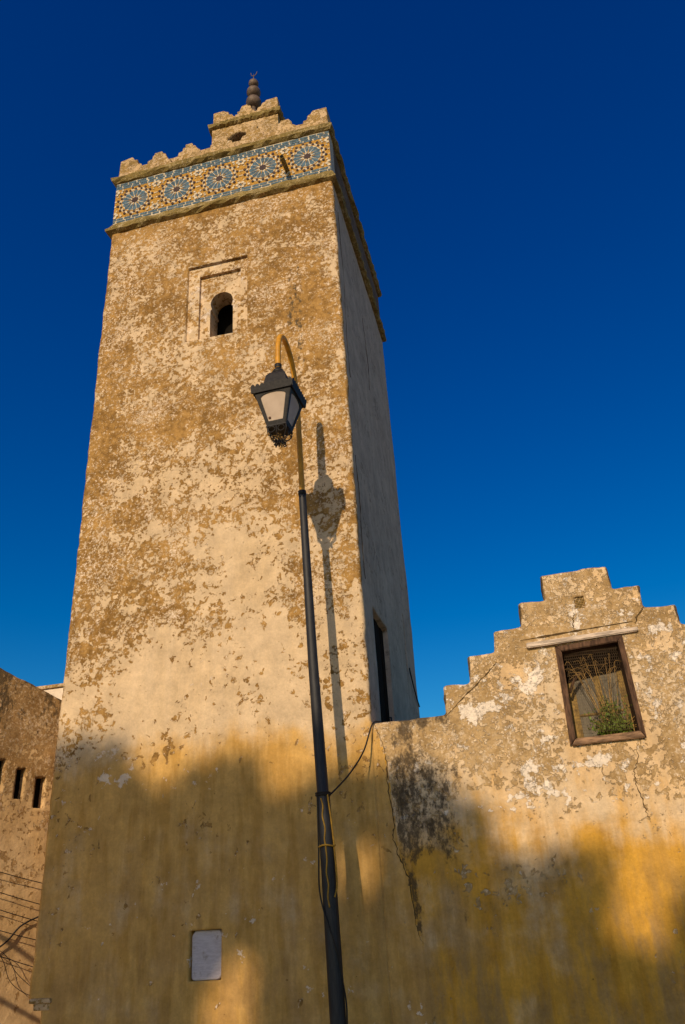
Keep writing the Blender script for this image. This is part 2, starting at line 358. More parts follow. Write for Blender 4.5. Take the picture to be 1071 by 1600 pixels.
# surveyed stains (x, z, radius x, radius z, amount) on the street front
T_OCHRE = [(3.46, 10.55, 0.32, 1.03, 0.22), (3.45, 7.76, 0.38, 0.64, 0.1), (2.04, 8.74, 0.73, 0.47, 0.12), (1.79, 7.01, 1.45, 0.23, 0.16), (1.02, 6.42, 1.08, 0.35, 0.16), (1.84, 5.48, 0.82, 0.17, 0.18), (0.43, 5.26, 0.44, 0.81, 0.17), (0.15, 4.76, 0.24, 0.44, 0.15), (3.38, 5.57, 0.24, 0.62, 0.28), (3.43, 7.12, 0.19, 0.6, 0.15), (0.19, 7.74, 0.38, 1.3, 0.14), (2.57, 5.88, 0.64, 0.46, -0.2), (2.75, 4.87, 0.52, 0.51, -0.14), (1.0, 7.58, 0.62, 0.16, -0.16), (1.51, 4.68, 0.81, 0.38, -0.2), (2.48, 6.48, 0.38, 0.25, -0.15), (2.37, 7.11, 0.48, 0.21, -0.1), (1.64, 8.13, 0.52, 0.28, -0.06), (0.21, 3.74, 0.28, 0.28, 0.3), (2.98, 2.81, 0.31, 0.06, 0.22), (3.41, 2.77, 0.12, 0.41, 0.22), (0.64, 3.08, 0.26, 0.23, 0.14), (1.57, 13.19, 1.92, 0.29, 0.1), (4.0, 5.66, 0.19, 0.36, 0.08), (3.99, 4.79, 0.16, 0.41, 0.05), (3.81, 3.76, 0.24, 0.45, -0.1), (2.23, 4.26, 0.43, 0.32, 0.05), (1.2, 6.8, 0.4, 0.12, -0.12), (3.22, 6.16, 0.18, 0.38, -0.1), (0.99, 4.15, 0.54, 0.25, -0.1)]
T_WHITE = [(0.77, 3.57, 0.31, 0.27, 0.4), (0.97, 3.28, 0.26, 0.15, 0.3), (1.96, 4.45, 0.35, 0.33, 0.22), (1.83, 3.28, 0.34, 0.19, 0.16), (3.93, 7.66, 0.23, 0.83, 0.25), (1.25, 5.9, 0.29, 0.19, 0.1), (2.11, 5.67, 0.28, 0.19, 0.15), (2.09, 11.79, 0.69, 0.18, 0.3), (1.33, 10.44, 0.23, 0.27, 0.3), (2.23, 10.48, 0.33, 0.27, 0.1)]
T_GRIME = [(3.46, 10.69, 0.20, 0.85, 0.33), (3.5, 9.38, 0.20, 0.72, 0.25), (3.55, 7.96, 0.12, 0.64, 0.17), (3.3, 11.6, 0.4, 0.25, 0.12), (1.0, 11.9, 0.5, 0.5, 0.08), (0.5, 9.0, 0.2, 0.8, 0.1), (0.21, 3.74, 0.23, 0.28, 0.14), (0.68, 2.7, 0.1, 0.36, 0.1), (1.4, 1.38, 0.08, 0.55, 0.14), (0.71, 1.93, 0.1, 0.59, 0.12), (2.7, 2.55, 0.08, 0.41, 0.1), (2.8, 1.13, 0.22, 0.29, 0.14), (1.28, 2.59, 0.5, 0.06, 0.14), (1.94, 13.57, 2.03, 0.17, 0.1)]
T_YEL = [(2.44, 1.21, 0.37, 0.36, 0.3), (0.69, 2.56, 0.13, 0.49, 0.2), (1.39, 1.57, 0.09, 0.68, 0.3), (3.37, 2.99, 0.46, 0.21, 0.2), (2.73, 1.44, 0.22, 0.36, 0.25), (4.0, 3.08, 0.23, 0.21, 0.2), (1.18, 2.89, 0.34, 0.22, 0.15)]
G_OCHRE = [(4.95, 3.57, 0.37, 0.43, 0.1), (5.64, 3.64, 0.43, 0.29, 0.06), (5.48, 3.08, 0.28, 0.34, 0.12), (6.11, 3.02, 0.21, 0.33, 0.16), (5.17, 4.15, 0.15, 0.23, 0.15), (6.23, 4.57, 0.22, 0.09, 0.2), (6.75, 4.58, 0.43, 0.08, 0.12), (7.57, 3.71, 0.2, 0.55, 0.14), (7.54, 3.02, 0.1, 0.32, 0.25), (6.58, 4.44, 0.14, 0.15, 0.1), (7.26, 4.91, 0.21, 0.16, 0.1), (6.6, 5.0, 0.22, 0.16, 0.1), (5.92, 4.06, 0.29, 0.22, -0.1), (5.78, 2.26, 0.33, 0.25, -0.2), (5.34, 2.55, 0.21, 0.32, -0.2), (6.61, 2.71, 0.26, 0.38, -0.15), (4.49, 3.47, 0.19, 0.22, 0.2), (5.32, 2.96, 0.14, 0.27, 0.08), (7.06, 2.1, 0.25, 0.35, -0.15), (6.93, 3.29, 0.33, 0.14, -0.1)]
G_WHITE = [(5.7, 2.59, 0.07, 0.23, 0.3), (6.78, 3.06, 0.2, 0.08, 0.35), (6.21, 2.78, 0.12, 0.08, 0.3), (5.39, 3.74, 0.18, 0.18, 0.2), (6.21, 4.02, 0.14, 0.26, 0.3), (5.95, 2.9, 0.1, 0.26, 0.2), (6.93, 2.84, 0.12, 0.12, 0.2), (7.4, 3.59, 0.09, 0.28, 0.2), (6.79, 4.81, 0.12, 0.11, 0.2), (5.9, 3.91, 0.29, 0.22, 0.15), (5.33, 4.21, 0.11, 0.12, 0.15)]
G_GRIME = [(4.6, 3.06, 0.21, 0.34, 0.34), (4.55, 2.55, 0.16, 0.33, 0.3), (4.84, 2.52, 0.25, 0.23, 0.22), (4.96, 2.99, 0.22, 0.27, 0.22), (4.52, 1.87, 0.05, 0.15, 0.5), (4.53, 1.59, 0.05, 0.11, 0.5), (4.49, 1.35, 0.05, 0.05, 0.5), (4.95, 2.25, 0.1, 0.13, 0.16), (4.49, 3.54, 0.19, 0.15, 0.22), (5.12, 3.7, 0.22, 0.11, 0.14), (4.81, 3.66, 0.3, 0.07, 0.18), (5.54, 1.53, 0.26, 0.46, 0.08), (5.45, 2.81, 0.11, 0.27, 0.12), (4.92, 1.69, 0.17, 0.24, 0.08), (6.29, 2.09, 0.26, 0.36, 0.05)]
G_YEL = [(6.81, 1.52, 0.36, 0.34, 0.45), (6.26, 1.27, 0.15, 0.6, 0.4), (4.38, 1.84, 0.08, 0.43, 0.5), (4.39, 0.89, 0.2, 0.33, 0.3), (5.07, 2.05, 0.34, 0.31, 0.25), (6.39, 0.71, 0.53, 0.16, 0.1), (6.49, 2.14, 0.19, 0.24, 0.2), (4.66, 2.21, 0.21, 0.13, 0.3), (4.29, 2.91, 0.09, 0.54, 0.35), (7.2, 1.85, 0.18, 0.23, 0.35), (5.8, 0.79, 0.12, 0.32, 0.35), (5.11, 0.87, 0.19, 0.32, 0.2)]

# ------------------------------------------------------------------ ground
b = bmesh.new(); bmesh.ops.create_grid(b, x_segments=8, y_segments=8, size=600)
tag(bm_obj('ground', b, M_GROUND), kind='structure')

# ------------------------------------------------------------------ the minaret
W, D = 4.2, 4.5
tower = thing('minaret', 'tall square minaret with flaking cream render, blue rosette tile band and three-ball finial', 'minaret', (W/2, D/2, 0))
RX0, RX1, RZ0, RZ1 = 1.56, 2.64, 10.17, 11.80          # recess round the arched window
PX0, PX1, PZ0, PZ1 = 1.955, 2.335, 1.14, 1.635         # plaque
ZB = 13.16
def keep_t(u, v):
    k = ~((u > RX0) & (u < RX1) & (v > RZ0) & (v < RZ1)) & ~((u > PX0) & (u < PX1) & (v > PZ0) & (v < PZ1))
    k &= ~((u < .17) & (v < .95)) & ~((u < .09) & (v < 1.03))
    return k
def stain_t(x, z):
    lo = fbm(x*.7, z*.7, 5); hz = fbm(x*.5, z*2.2, 15)
    zz = z + .7*(fbm(x*.8, z*.3, 3)-.5)
    o = np.interp(z, [0, 3.3, 3.8, 4.6, 5.6, 6.5, 7.6, 9, 11, 13.2], [.06, .12, .31, .40, .455, .49, .52, .55, .56, .55]) + .30*(lo-.5) + .26*(hz-.5)
    o += .10*np.exp(-x/.25)*(z > 3.6) + blobs(T_OCHRE, x, z)*.9
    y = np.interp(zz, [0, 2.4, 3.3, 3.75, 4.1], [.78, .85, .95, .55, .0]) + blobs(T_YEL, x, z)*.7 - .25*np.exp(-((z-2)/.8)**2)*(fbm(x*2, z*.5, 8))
    g = .02 + blobs(T_GRIME, x, z)*1.9 + .10*np.exp(-x/.12)*(z > 8) + .08*(z < 3)*(fbm(x*3, z*.4, 33)-.4)
    wht = .20*(z > 3.5) + (.26 + .4*(fbm(x*1.8, z*1.8, 51)-.5))*(z <= 3.5) + blobs(T_WHITE, x, z)*.9
    return np.stack([o, y, g, wht], 1)
us = cuts(0, W, .03, (RX0, RX1, PX0, PX1, .17, .09)); vs = cuts(0, ZB, .03, (RZ0, RZ1, PZ0, PZ1, .95, 1.03))
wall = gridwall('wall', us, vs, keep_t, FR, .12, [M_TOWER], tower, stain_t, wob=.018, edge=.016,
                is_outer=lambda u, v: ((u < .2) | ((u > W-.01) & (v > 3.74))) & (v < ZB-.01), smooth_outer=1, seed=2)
# side and rear walls with the door and the slit
DY0, DY1, DZ1 = .77, 1.79, 5.47; SY0, SY1, SZ0, SZ1 = 3.50, 3.60, 5.30, 6.31
def keep_s(u, v): return ~((u > DY0) & (u < DY1) & (v > 2.9) & (v < DZ1)) & ~((u > SY0) & (u < SY1) & (v > SZ0) & (v < SZ1))
def FS(u, v, d): return (W-.008-d, u, v)
gridwall('side_wall', cuts(.06, D, .05, (DY0, DY1, SY0, SY1)), cuts(0, ZB, .06, (2.9, DZ1, SZ0, SZ1)), keep_s, FS, .28, [M_SIDE], tower, None, wob=.014, edge=.012, is_outer=lambda u, v: u < .07, seed=4)
b = bmesh.new()
for a, c in (((.02,.05,1.05),(.14,D-.13,ZB)), ((.19,.13,0),(.30,D-.13,1.05)), ((.02,D-.13,0),(W-.02,D,ZB)), ((0.1,0.1,14.35),(W-.1,D-.1,14.48)), ((.14,.14,ZB-.1),(W-.3,D-.14,ZB-.02))): add_box(b, a, c)
bm_obj('rear_wall', b, M_SIDE, tower)
b = bmesh.new()      # the stepped corbel where the corner is cut back low down
add_box(b, (.02,-.03,1.0), (.30,.25,1.05), bev=.015); add_box(b, (.075,-.012,.93), (.28,.2,1.0), bev=.015)
bm_obj('corbel', b, M_TRIM, tower)
# door and slit backing
b = bmesh.new()
for i in range(5):
    y0 = DY0+.0+i*(DY1-DY0)/5; add_box(b, (W-.14, y0+.006, 2.9), (W-.075-.008*(i % 2), y0+(DY1-DY0)/5-.006, DZ1-.02))
dr = bm_obj('door', b, M_DOOR, tower)
b = bmesh.new(); tube(b, [(W-.08, DY1-.14, 4.0), (W-.03, DY1-.14, 4.0), (W-.03, DY1-.14, 4.14), (W-.08, DY1-.14, 4.14)], .012, 6)
bm_obj('handle', b, M_IRON, dr)
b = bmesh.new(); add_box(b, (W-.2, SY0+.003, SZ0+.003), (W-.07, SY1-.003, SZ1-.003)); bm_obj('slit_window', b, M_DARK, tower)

# window surround: two stepped reveals and a horseshoe arched opening
surround_me = bmesh.new()
add_box(surround_me, (RX0+.002, .05, RZ0), (RX0+.205, .16, RZ1-.005)); add_box(surround_me, (RX1-.135, .05, RZ0), (RX1-.002, .16, RZ1-.005))
add_box(surround_me, (RX0+.205, .05, RZ1-.21), (RX1-.135, .16, RZ1-.005)); add_box(surround_me, (RX0+.205, .055, RZ0), (RX1-.135, .16, RZ0+.035), bev=.01)
surround = bm_obj('window_surround', surround_me, M_SURR, tower)
def holed_panel(bm, outer, hole, fr, d0, d1, mi=0):
    pts = [Vector(p) for p in outer+hole]; no, nh = len(outer), len(hole)
    ed = [(i, (i+1) % no) for i in range(no)] + [(no+i, no+(i+1) % nh) for i in range(nh)]
    vv, ee, ff, *_ = delaunay_2d_cdt(pts, ed, [], 0, 1e-6)
    def inside(p, poly):
        c = False; j = len(poly)-1
        for i in range(len(poly)):
            if (poly[i][1] > p[1]) != (poly[j][1] > p[1]) and p[0] < (poly[j][0]-poly[i][0])*(p[1]-poly[i][1])/(poly[j][1]-poly[i][1])+poly[i][0]: c = not c
            j = i
        return c
    V = [bm.verts.new(fr(p[0], p[1], d0)) for p in vv]
    for f in ff:
        cx = sum(vv[i][0] for i in f)/len(f); cy = sum(vv[i][1] for i in f)/len(f)
        if inside((cx, cy), outer) and not inside((cx, cy), hole):
            g = bm.faces.new([V[i] for i in f]); g.material_index = mi
    for loop in (hole, outer):
        A = [bm.verts.new(fr(p[0], p[1], d0)) for p in loop]; B = [bm.verts.new(fr(p[0], p[1], d1)) for p in loop]
        for i in range(len(loop)): g = bm.faces.new((A[i], A[(i+1) % len(loop)], B[(i+1) % len(loop)], B[i])); g.material_index = mi
AX = 2.145; AZ0 = 10.245; AS = 10.85; AR = .198
arch = [(AX-.197, AZ0), (AX+.205, AZ0), (AX+.205, AS), (AX+.182, AS+.012)]
for k in range(29):
    t = -R(27)+R(234)*k/28; arch.append((AX+.004+AR*math.cos(t), AS+.125+AR*1.08*math.sin(t)))
arch += [(AX-.175, AS+.004), (AX-.197, AS-.012)]
b = bmesh.new(); holed_panel(b, [(RX0+.205, RZ0+.035), (RX1-.135, RZ0+.035), (RX1-.135, RZ1-.21), (RX0+.205, RZ1-.21)], arch, FR, .105, .42)
pn = bm_obj('arch_panel', b, M_SURR, surround)
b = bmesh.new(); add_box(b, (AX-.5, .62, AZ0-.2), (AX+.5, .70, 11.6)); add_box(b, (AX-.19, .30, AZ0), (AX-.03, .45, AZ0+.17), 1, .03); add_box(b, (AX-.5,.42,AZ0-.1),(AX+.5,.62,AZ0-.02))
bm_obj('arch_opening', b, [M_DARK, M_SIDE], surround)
for o in (surround, pn): pass
b = bmesh.new(); prism(b, [(PX0+.015,PZ0+.02),(PX0+.05,PZ0+.004),(PX1-.04,PZ0+.008),(PX1-.006,PZ0+.05),(PX1-.004,PZ1-.04),(PX1-.03,PZ1-.006),(PX0+.05,PZ1-.004),(PX0+.008,PZ1-.05)], FR, .04, .11, bev=.008)
bm_obj('plaque', b, M_PLAQ, tower)

# cornices: profile (outward, z) swept round the square
def cornice(name, prof, x0, x1, y0, y1, mat, parent, seed):
    b = bmesh.new(); corners = [(x0,y0,-1,-1),(x1,y0,1,-1),(x1,y1,1,1),(x0,y1,-1,1)]
    path = []
    for i in range(4):
        a, c = corners[i], corners[(i+1) % 4]; n = 36
        for k in range(n):
            t = k/n
            sx, sy = (a[2], a[3]) if k == 0 else ((0, a[3]) if a[3] == c[3] else (a[2], 0))
            path.append((a[0]+(c[0]-a[0])*t, a[1]+(c[1]-a[1])*t, sx, sy))
    rings = []
    for q, (x, y, sx, sy) in enumerate(path):
        rr = []
        for j, (d, z) in enumerate(prof):
            jd = 0 if d <= 0 else .04*(random.random()-.5); jz = 0 if d <= 0 else .03*(random.random()-.5)
            rr.append(b.verts.new((x+sx*(d+jd), y+sy*(d+jd), z+jz)))
        rings.append(rr)
    n = len(path); m = len(prof)
    for i in range(n):
        for j in range(m-1): b.faces.new((rings[i][j], rings[(i+1) % n][j], rings[(i+1) % n][j+1], rings[i][j+1]))
    return bm_obj(name, b, mat, parent)
cornice('cornice', [(-.02,13.10),(.012,13.10),(.08,13.125),(.092,13.165),(.08,13.195),(.03,13.32),(-.02,13.325)], 0, W, 0, D, M_CORN, tower, 1)
cornice('cornice', [(-.02,14.415),(.02,14.415),(.07,14.455),(.078,14.515),(.06,14.55),(.0,14.63),(-.25,14.64)], 0, W, 0, D, M_CORN, tower, 2)

# zellij band
def ngon(cx, cy, r, n, a0=0.0, sx=1.0): return [(cx+r*sx*math.cos(a0+2*math.pi*k/n), cy+r*math.sin(a0+2*math.pi*k/n)) for k in range(n)]
def band_mesh():
    z0, z1 = 13.31, 14.43; bm = bmesh.new()
    def poly(pts, lay, mi):
        pts = [(min(max(u, 0), W), min(max(v, z0), z1)) for u, v in pts]
        try: f = bm.faces.new([bm.verts.new((u, -.003*lay, v)) for u, v in pts]); f.material_index = mi; f.normal_flip() if f.normal.y > 0 else None
        except ValueError: pass
    add_box(bm, (0, 0.0, z0), (W, .3, z1), 0)
    poly([(0, z0+.17), (W, z0+.17), (W, z1-.19), (0, z1-.19)], 1, 3)
    for zz in (z0+.075, z0+.135, z1-.06, z1-.115, z1-.17):             # border courses of blue dashes
        off = random.random()*.1; x = -off
        hgt = .043
        while x < W:
            L = random.uniform(.10, .17); poly([(x, zz-hgt/2), (x+L, zz-hgt/2), (x+L+.015, zz), (x+L, zz+hgt/2), (x, zz+hgt/2), (x-.015, zz)], 2, 1); x += L+random.uniform(.03,.05)
    P = .84; cz_ = 13.855
    for i in range(5):
        cx = P*(i+.5)
        poly(ngon(cx, cz_, .336, 32), 2, 0)
        for k in range(16):                                            # ochre kites between the dark dots
            t = 2*math.pi*(k+.25)/16
            poly(ngon(cx+.322*math.cos(t), cz_+.322*math.sin(t), .022, 4, t), 3, 3)
        poly(ngon(cx, cz_, .285, 32), 3, 3); poly(ngon(cx, cz_, .262, 32), 4, 0)
        for k in range(16):
            t = 2*math.pi*k/16; c, s = math.cos(t), math.sin(t); jr = random.uniform(-.008, .008)
            poly([(cx+r*c-q*s, cz_+r*s+q*c) for r, q in ((.085,0),(.15,-.024),(.235+jr,-.042),(.268+jr,0),(.235+jr,.042),(.15,.024))], 5, 1)
            t2 = t+math.pi/16; c, s = math.cos(t2), math.sin(t2)
            if k % 2: poly([(cx+r*c-q*s, cz_+r*s+q*c) for r, q in ((.07,0),(.11,-.012),(.16,0),(.11,.012))], 6, 3)
            for rr, tt, sz in ((.300, t, .027), (.352, t2, .029)):
                poly(ngon(cx+rr*math.cos(tt), cz_+rr*math.sin(tt), sz*random.uniform(.85,1.1), 6, tt), 6, 2)
        star = [(cx+(.082 if k % 2 == 0 else .055)*math.cos(math.pi*k/8), cz_+(.082 if k % 2 == 0 else .055)*math.sin(math.pi*k/8)) for k in range(16)]
        poly(star, 7, 2)
        for k in range(20):                                            # pale knots round the wheel, within its square
            t = 2*math.pi*(k+.5)/20; x, z = cx+.405*math.cos(t), cz_+.405*math.sin(t)
            if abs(z-cz_) < .36: poly(ngon(x, z, random.uniform(.013,.024), 6, t), 4, 0)
    for i in range(6):
        for sz in (-1, 1):
            cx, cz2 = P*i, cz_+sz*.30
            for k in range(6): poly(ngon(cx+.068*math.cos(k*math.pi/3), cz2+.058*math.sin(k*math.pi/3), .033, 6), 5, 0)
            poly(ngon(cx, cz2, .02, 6), 5, 1)
            for dx in (-.15, .15): poly(ngon(cx+dx, cz2+sz*.035, .028, 6), 5, 0)
    me = bpy.data.meshes.new('tile_band'); bm.to_mesh(me); bm.free()
    for m in (TL_CREAM, TL_BLUE, TL_BROWN, TL_OCHRE): me.materials.append(m)
    return me
bmE = band_mesh()
o = bpy.data.objects.new('tile_band', bmE); COL.objects.link(o); o.parent = tower; o.matrix_parent_inverse = tower.matrix_world.inverted(); o.matrix_basis = Matrix.Translation((0,.003,0))
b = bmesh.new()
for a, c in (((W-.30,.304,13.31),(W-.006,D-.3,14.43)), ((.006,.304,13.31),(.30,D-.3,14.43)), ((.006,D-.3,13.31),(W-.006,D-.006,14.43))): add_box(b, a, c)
bm_obj('shaded_tile_panel', b, M_BAND_SHADE, tower)  # plain panels in place of side tiles, shade put into their colour
# rain spout
b = bmesh.new(); tube(b, [(3.40,.05,13.62),(3.40,-.15,13.59),(3.405,-.36,13.555)], .042, 12); tube(b, [(3.405,-.30,13.566),(3.405,-.362,13.556)], .033, 12, 1)
bm_obj('rain_spout', b, [M_CORN, M_DARK], tower)

# merlons
def merlon_pts(c, w_, h, kind):
    j = lambda: random.uniform(-.024, .024)
    if kind == 0:
        L = [(-.5,0),(-.5,.10),(-.44,.14),(-.42,.36),(-.34,.40),(-.32,.58),(-.23,.62),(-.21,.84),(-.14,.88),(-.12,1.0)]
        pts = [(a*w_, q*h) for a, q in L] + [(-a*w_, q*h) for a, q in L[::-1]]
        return [(c+a+j(), q+j()*(q > 0)) for a, q in pts]
    s = kind                                                            # corner: a block with steps on one side (s=+1 steps to the right)
    L = [(-.16,0),(-.16,1.0),(.11,1.04),(.15,.88),(.20,.84),(.22,.62),(.29,.56),(.31,.34),(.38,.28),(.40,0)]
    return [(c+s*(a+j()*.6), q*h+j()*(q > 0)) for a, q in L]
ZM = 14.62
def sides(x0, x1, y0, y1):
    return [(lambda u, v, d: (x0+u, y0+d, v), x1-x0), (lambda u, v, d: (x1-d, y0+u, v), y1-y0), (lambda u, v, d: (x1-u, y1-d, v), x1-x0), (lambda u, v, d: (x0+d, y1-u, v), y1-y0)]
for si, (fr, L) in enumerate(sides(0, W, 0, D)):
    fz = lambda u, v, d, fr=fr: fr(u, ZM+v, d)
    m = (L-.36)/6
    for k in range(7):
        b = bmesh.new()
        c = .18+m*k
        if k == 0: prism(b, merlon_pts(.17, .6, .47, 1), fz, .012, .24, bev=.012)
        elif k == 6: prism(b, merlon_pts(L-.17, .6, .45, -1), fz, .012 if si % 2 == 0 else .02, .235, bev=.012)
        else: prism(b, merlon_pts(c, m*.99, .45+random.uniform(-.05,.04), 0), fz, .015, .215, bev=.012)
        bm_obj('merlon', b, M_TRIM, tower)
b = bmesh.new()
for fr, L in sides(.095, W-.095, .095, D-.095): prism(b, [(0.0,14.6),(L-.1,14.6),(L-.1,14.90),(L*.82,14.93),(L*.6,14.905),(L*.45,14.935),(L*.3,14.90),(L*.12,14.93),(0.0,14.91)], fr, 0, .1, bev=.015)
bm_obj('parapet', b, M_TRIM, tower)

# lantern turret on the roof
TX0, TX1, TY0, TY1 = 1.27, 2.80, 1.5, 3.03
turret = bmesh.new()
ar = [(1.67,16.2),(2.11,16.2),(2.11,16.92)] + [(1.89+.22*math.cos(t), 16.92+.19*math.sin(t)) for t in [R(180)*k/16 for k in range(1,16)]] + [(1.67,16.92)]
holed_panel(turret, [(TX0,14.5),(TX1,14.5),(TX1,17.5),(TX0,17.5)], ar, FR, TY0, TY0+.25)
add_box(turret, (TX1-.05,TY0+.001,14.5), (TX1-.003,TY1,17.5)); add_box(turret, (TX0+.003,TY0+.001,14.5), (TX0+.05,TY1,17.5)); add_box(turret, (TX0+.05,TY1-.05,14.5), (TX1-.05,TY1,17.5)); add_box(turret, (TX0+.05,TY0+.26,17.38),(TX1-.05,TY1-.05,17.48))
tur = bm_obj('turret', turret, M_TRIM, tower)
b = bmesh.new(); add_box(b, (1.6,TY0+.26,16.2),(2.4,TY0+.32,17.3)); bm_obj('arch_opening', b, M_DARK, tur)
b = bmesh.new(); tube(b, [(1.89+.25*math.cos(t),TY0-.004,16.92+.215*math.sin(t)) for t in [R(180)*k/12 for k in range(13)]], .02, 6); bm_obj('arch_moulding', b, M_TRIM, tur)
cornice('cornice', [(-.02,17.42),(.02,17.42),(.075,17.45),(.085,17.52),(.07,17.56),(.0,17.61),(-.3,17.62)], TX0, TX1, TY0, TY1, M_CORN, tur, 3)
for si, (fr, L) in enumerate(sides(TX0, TX1, TY0, TY1)):
    fz = lambda u, v, d, fr=fr: fr(u, 17.61+v, d)
    for k in range(3):
        b = bmesh.new()
        if k == 0: prism(b, merlon_pts(.165, .5, .40, 1), fz, .012, .2, bev=.012)
        elif k == 2: prism(b, merlon_pts(L-.165, .5, .40, -1), fz, .012+.006*(si % 2), .195, bev=.012)
        else: prism(b, merlon_pts(L/2, .56, .44, 0), fz, .015, .2, bev=.012)
        bm_obj('merlon', b, M_TRIM, tur)
# finial: mast with three pointed balls
FX, FY = 1.985, 2.25
fin_ = bmesh.new(); lathe(fin_, [(.34,17.6),(.33,17.9),(.26,18.3),(.14,18.65),(.05,18.85),(.035,19.9),(.012,20.02),(.004,20.22)], FX, FY)
fin = bm_obj('finial', fin_, M_BALL, tower)
for cz_, r in ((19.12,.185),(19.49,.170),(19.83,.122)):
    b = bmesh.new(); prof = [(r*math.sin(R(a)), cz_-r*math.cos(R(a))*.95) for a in range(8, 140, 12)] + [(r*.5, cz_+r*.86), (r*.28, cz_+r*1.02), (r*.16, cz_+r*1.18)]
    lathe(b, prof, FX, FY, 28); bm_obj('ball', b, M_BALL, fin)
b = bmesh.new(); tube(b, smooth_path([(FX-.07,FY,20.27),(FX-.05,FY,20.17),(FX,FY,20.13),(FX+.06,FY,20.17),(FX+.09,FY,20.26)], 4), .011, 6); bm_obj('crescent', b, M_BALL, fin)

# ------------------------------------------------------------------ stepped gable wall
gable = thing('gable_wall', 'stepped gable wall of mottled yellow render beside the minaret, framed window near its top', 'wall', (6.86, .2, 0))
WX0, WX1, WZ0, WZ1 = 6.475, 7.235, 3.26, 4.38
VX0, VX1, VZ0, VZ1 = 6.795, 6.915, 4.80, 4.945
stepsL = [(4.2,3.715),(5.105,4.06),(5.44,4.385),(5.775,4.665),(6.135,4.965),(6.46,5.29),(7.25,4.995),(7.565,4.705),(7.913,4.45),(8.25,4.12),(8.58,3.75)]
def top(u):
    t = np.full_like(u, 3.715)
    for x, z in stepsL: t = np.where(u > x, z, t)
    return t
def keep_g(u, v): return (v < top(u)) & ~((u > WX0) & (u < WX1) & (v > WZ0) & (v < WZ1)) & ~((u > VX0) & (u < VX1) & (v > VZ0) & (v < VZ1))
def stain_g(x, z):
    lo = fbm(x*1.1, z*1.1, 55); tp = top(x)
    o = np.interp(z, [0, 2.0, 2.7, 3.2, 5.3], [.12, .16, .32, .49, .54]) + .55*(lo-.5) + blobs(G_OCHRE, x, z)
    zz = z + .9*(fbm(x*1.0, z*.3, 63)-.5)
    y = np.interp(zz, [0, 1.0, 2.0, 2.9, 3.4, 3.8], [.66, .68, .58, .32, .16, .08]) + blobs(G_YEL, x, z)*.9 + .3*(fbm(x*2.2, z*.5, 93)-.5)
    g = .06 + .34*np.exp(-(tp-z)/.07) + np.minimum(.70, blobs(G_GRIME, x, z)*1.9 + .36*np.exp(-(((x-4.70)/.38)**2+((z-2.85)/.8)**2)) + .16*np.exp(-(((x-4.85)/.45)**2+((z-3.5)/.35)**2)) + .44*np.exp(-(((x-4.50-.05*np.sin(z*5))/.13)**2+((z-1.9)/.9)**2)) + .22*np.exp(-(((x-5.15)/.3)**2+((z-2.0)/.8)**2))) + .10*(z < 2.2)*(fbm(x*2.5, z*.5, 41)-.35)
    wht = .30*(z > 2.6) + .1 + .35*(fbm(x*1.6, z*1.6, 58)-.5) + blobs(G_WHITE, x, z)*1.3
    seam = np.interp(z, [0, 1.37, 1.6, 2.0, 2.25, 2.8, 3.3, 3.7], [4.62, 4.59, 4.53, 4.50, 4.41, 4.385, 4.345, 4.25]) + .02*(fbm(x*0+z*6, z*6, 99)-.5)
    k = np.where(x < seam, 1.0, 0.0)[:, None]
    return np.stack([o, y, g, wht], 1)*(1-k) + stain_t(x, z)*k
ex = [s[0] for s in stepsL]; ez = [s[1] for s in stepsL]
gridwall('wall', cuts(4.2, 10.5, .028, ex+[WX0,WX1,VX0,VX1]), cuts(0, 5.29, .028, ez+[WZ0,WZ1,VZ0,VZ1]), keep_g, FR, .46, [M_GABLE], gable, stain_g, wob=.018, edge=.022, rnd=.02, smooth_outer=2,
         is_outer=lambda u, v: (v > 3.5) & ~((u > WX0-.01) & (u < WX1+.01) & (v < WZ1+.01)) & ~((u > VX0-.02) & (u < VX1+.02) & (v > VZ0-.02) & (v < VZ1+.02)), seed=2)
b = bmesh.new()         # the room behind the wall
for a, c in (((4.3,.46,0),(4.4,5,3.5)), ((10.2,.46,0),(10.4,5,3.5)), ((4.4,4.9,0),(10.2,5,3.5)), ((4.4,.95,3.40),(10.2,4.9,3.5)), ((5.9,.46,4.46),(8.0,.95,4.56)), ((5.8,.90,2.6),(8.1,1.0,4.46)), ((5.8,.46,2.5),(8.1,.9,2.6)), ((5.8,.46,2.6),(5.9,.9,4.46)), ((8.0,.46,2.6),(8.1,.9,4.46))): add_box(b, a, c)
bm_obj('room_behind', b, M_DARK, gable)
gw = [o for o in gable.children if o.name.startswith('wall')][0]; gw.data.materials.append(M_TOWER)
def seam_x(z): return float(np.interp(z, [0, 1.37, 1.6, 2.0, 2.25, 2.8, 3.3, 3.7], [4.62, 4.59, 4.53, 4.50, 4.41, 4.385, 4.345, 4.25]))
for p_ in gw.data.polygons:
    if p_.center.x < seam_x(p_.center.z): p_.material_index = 1
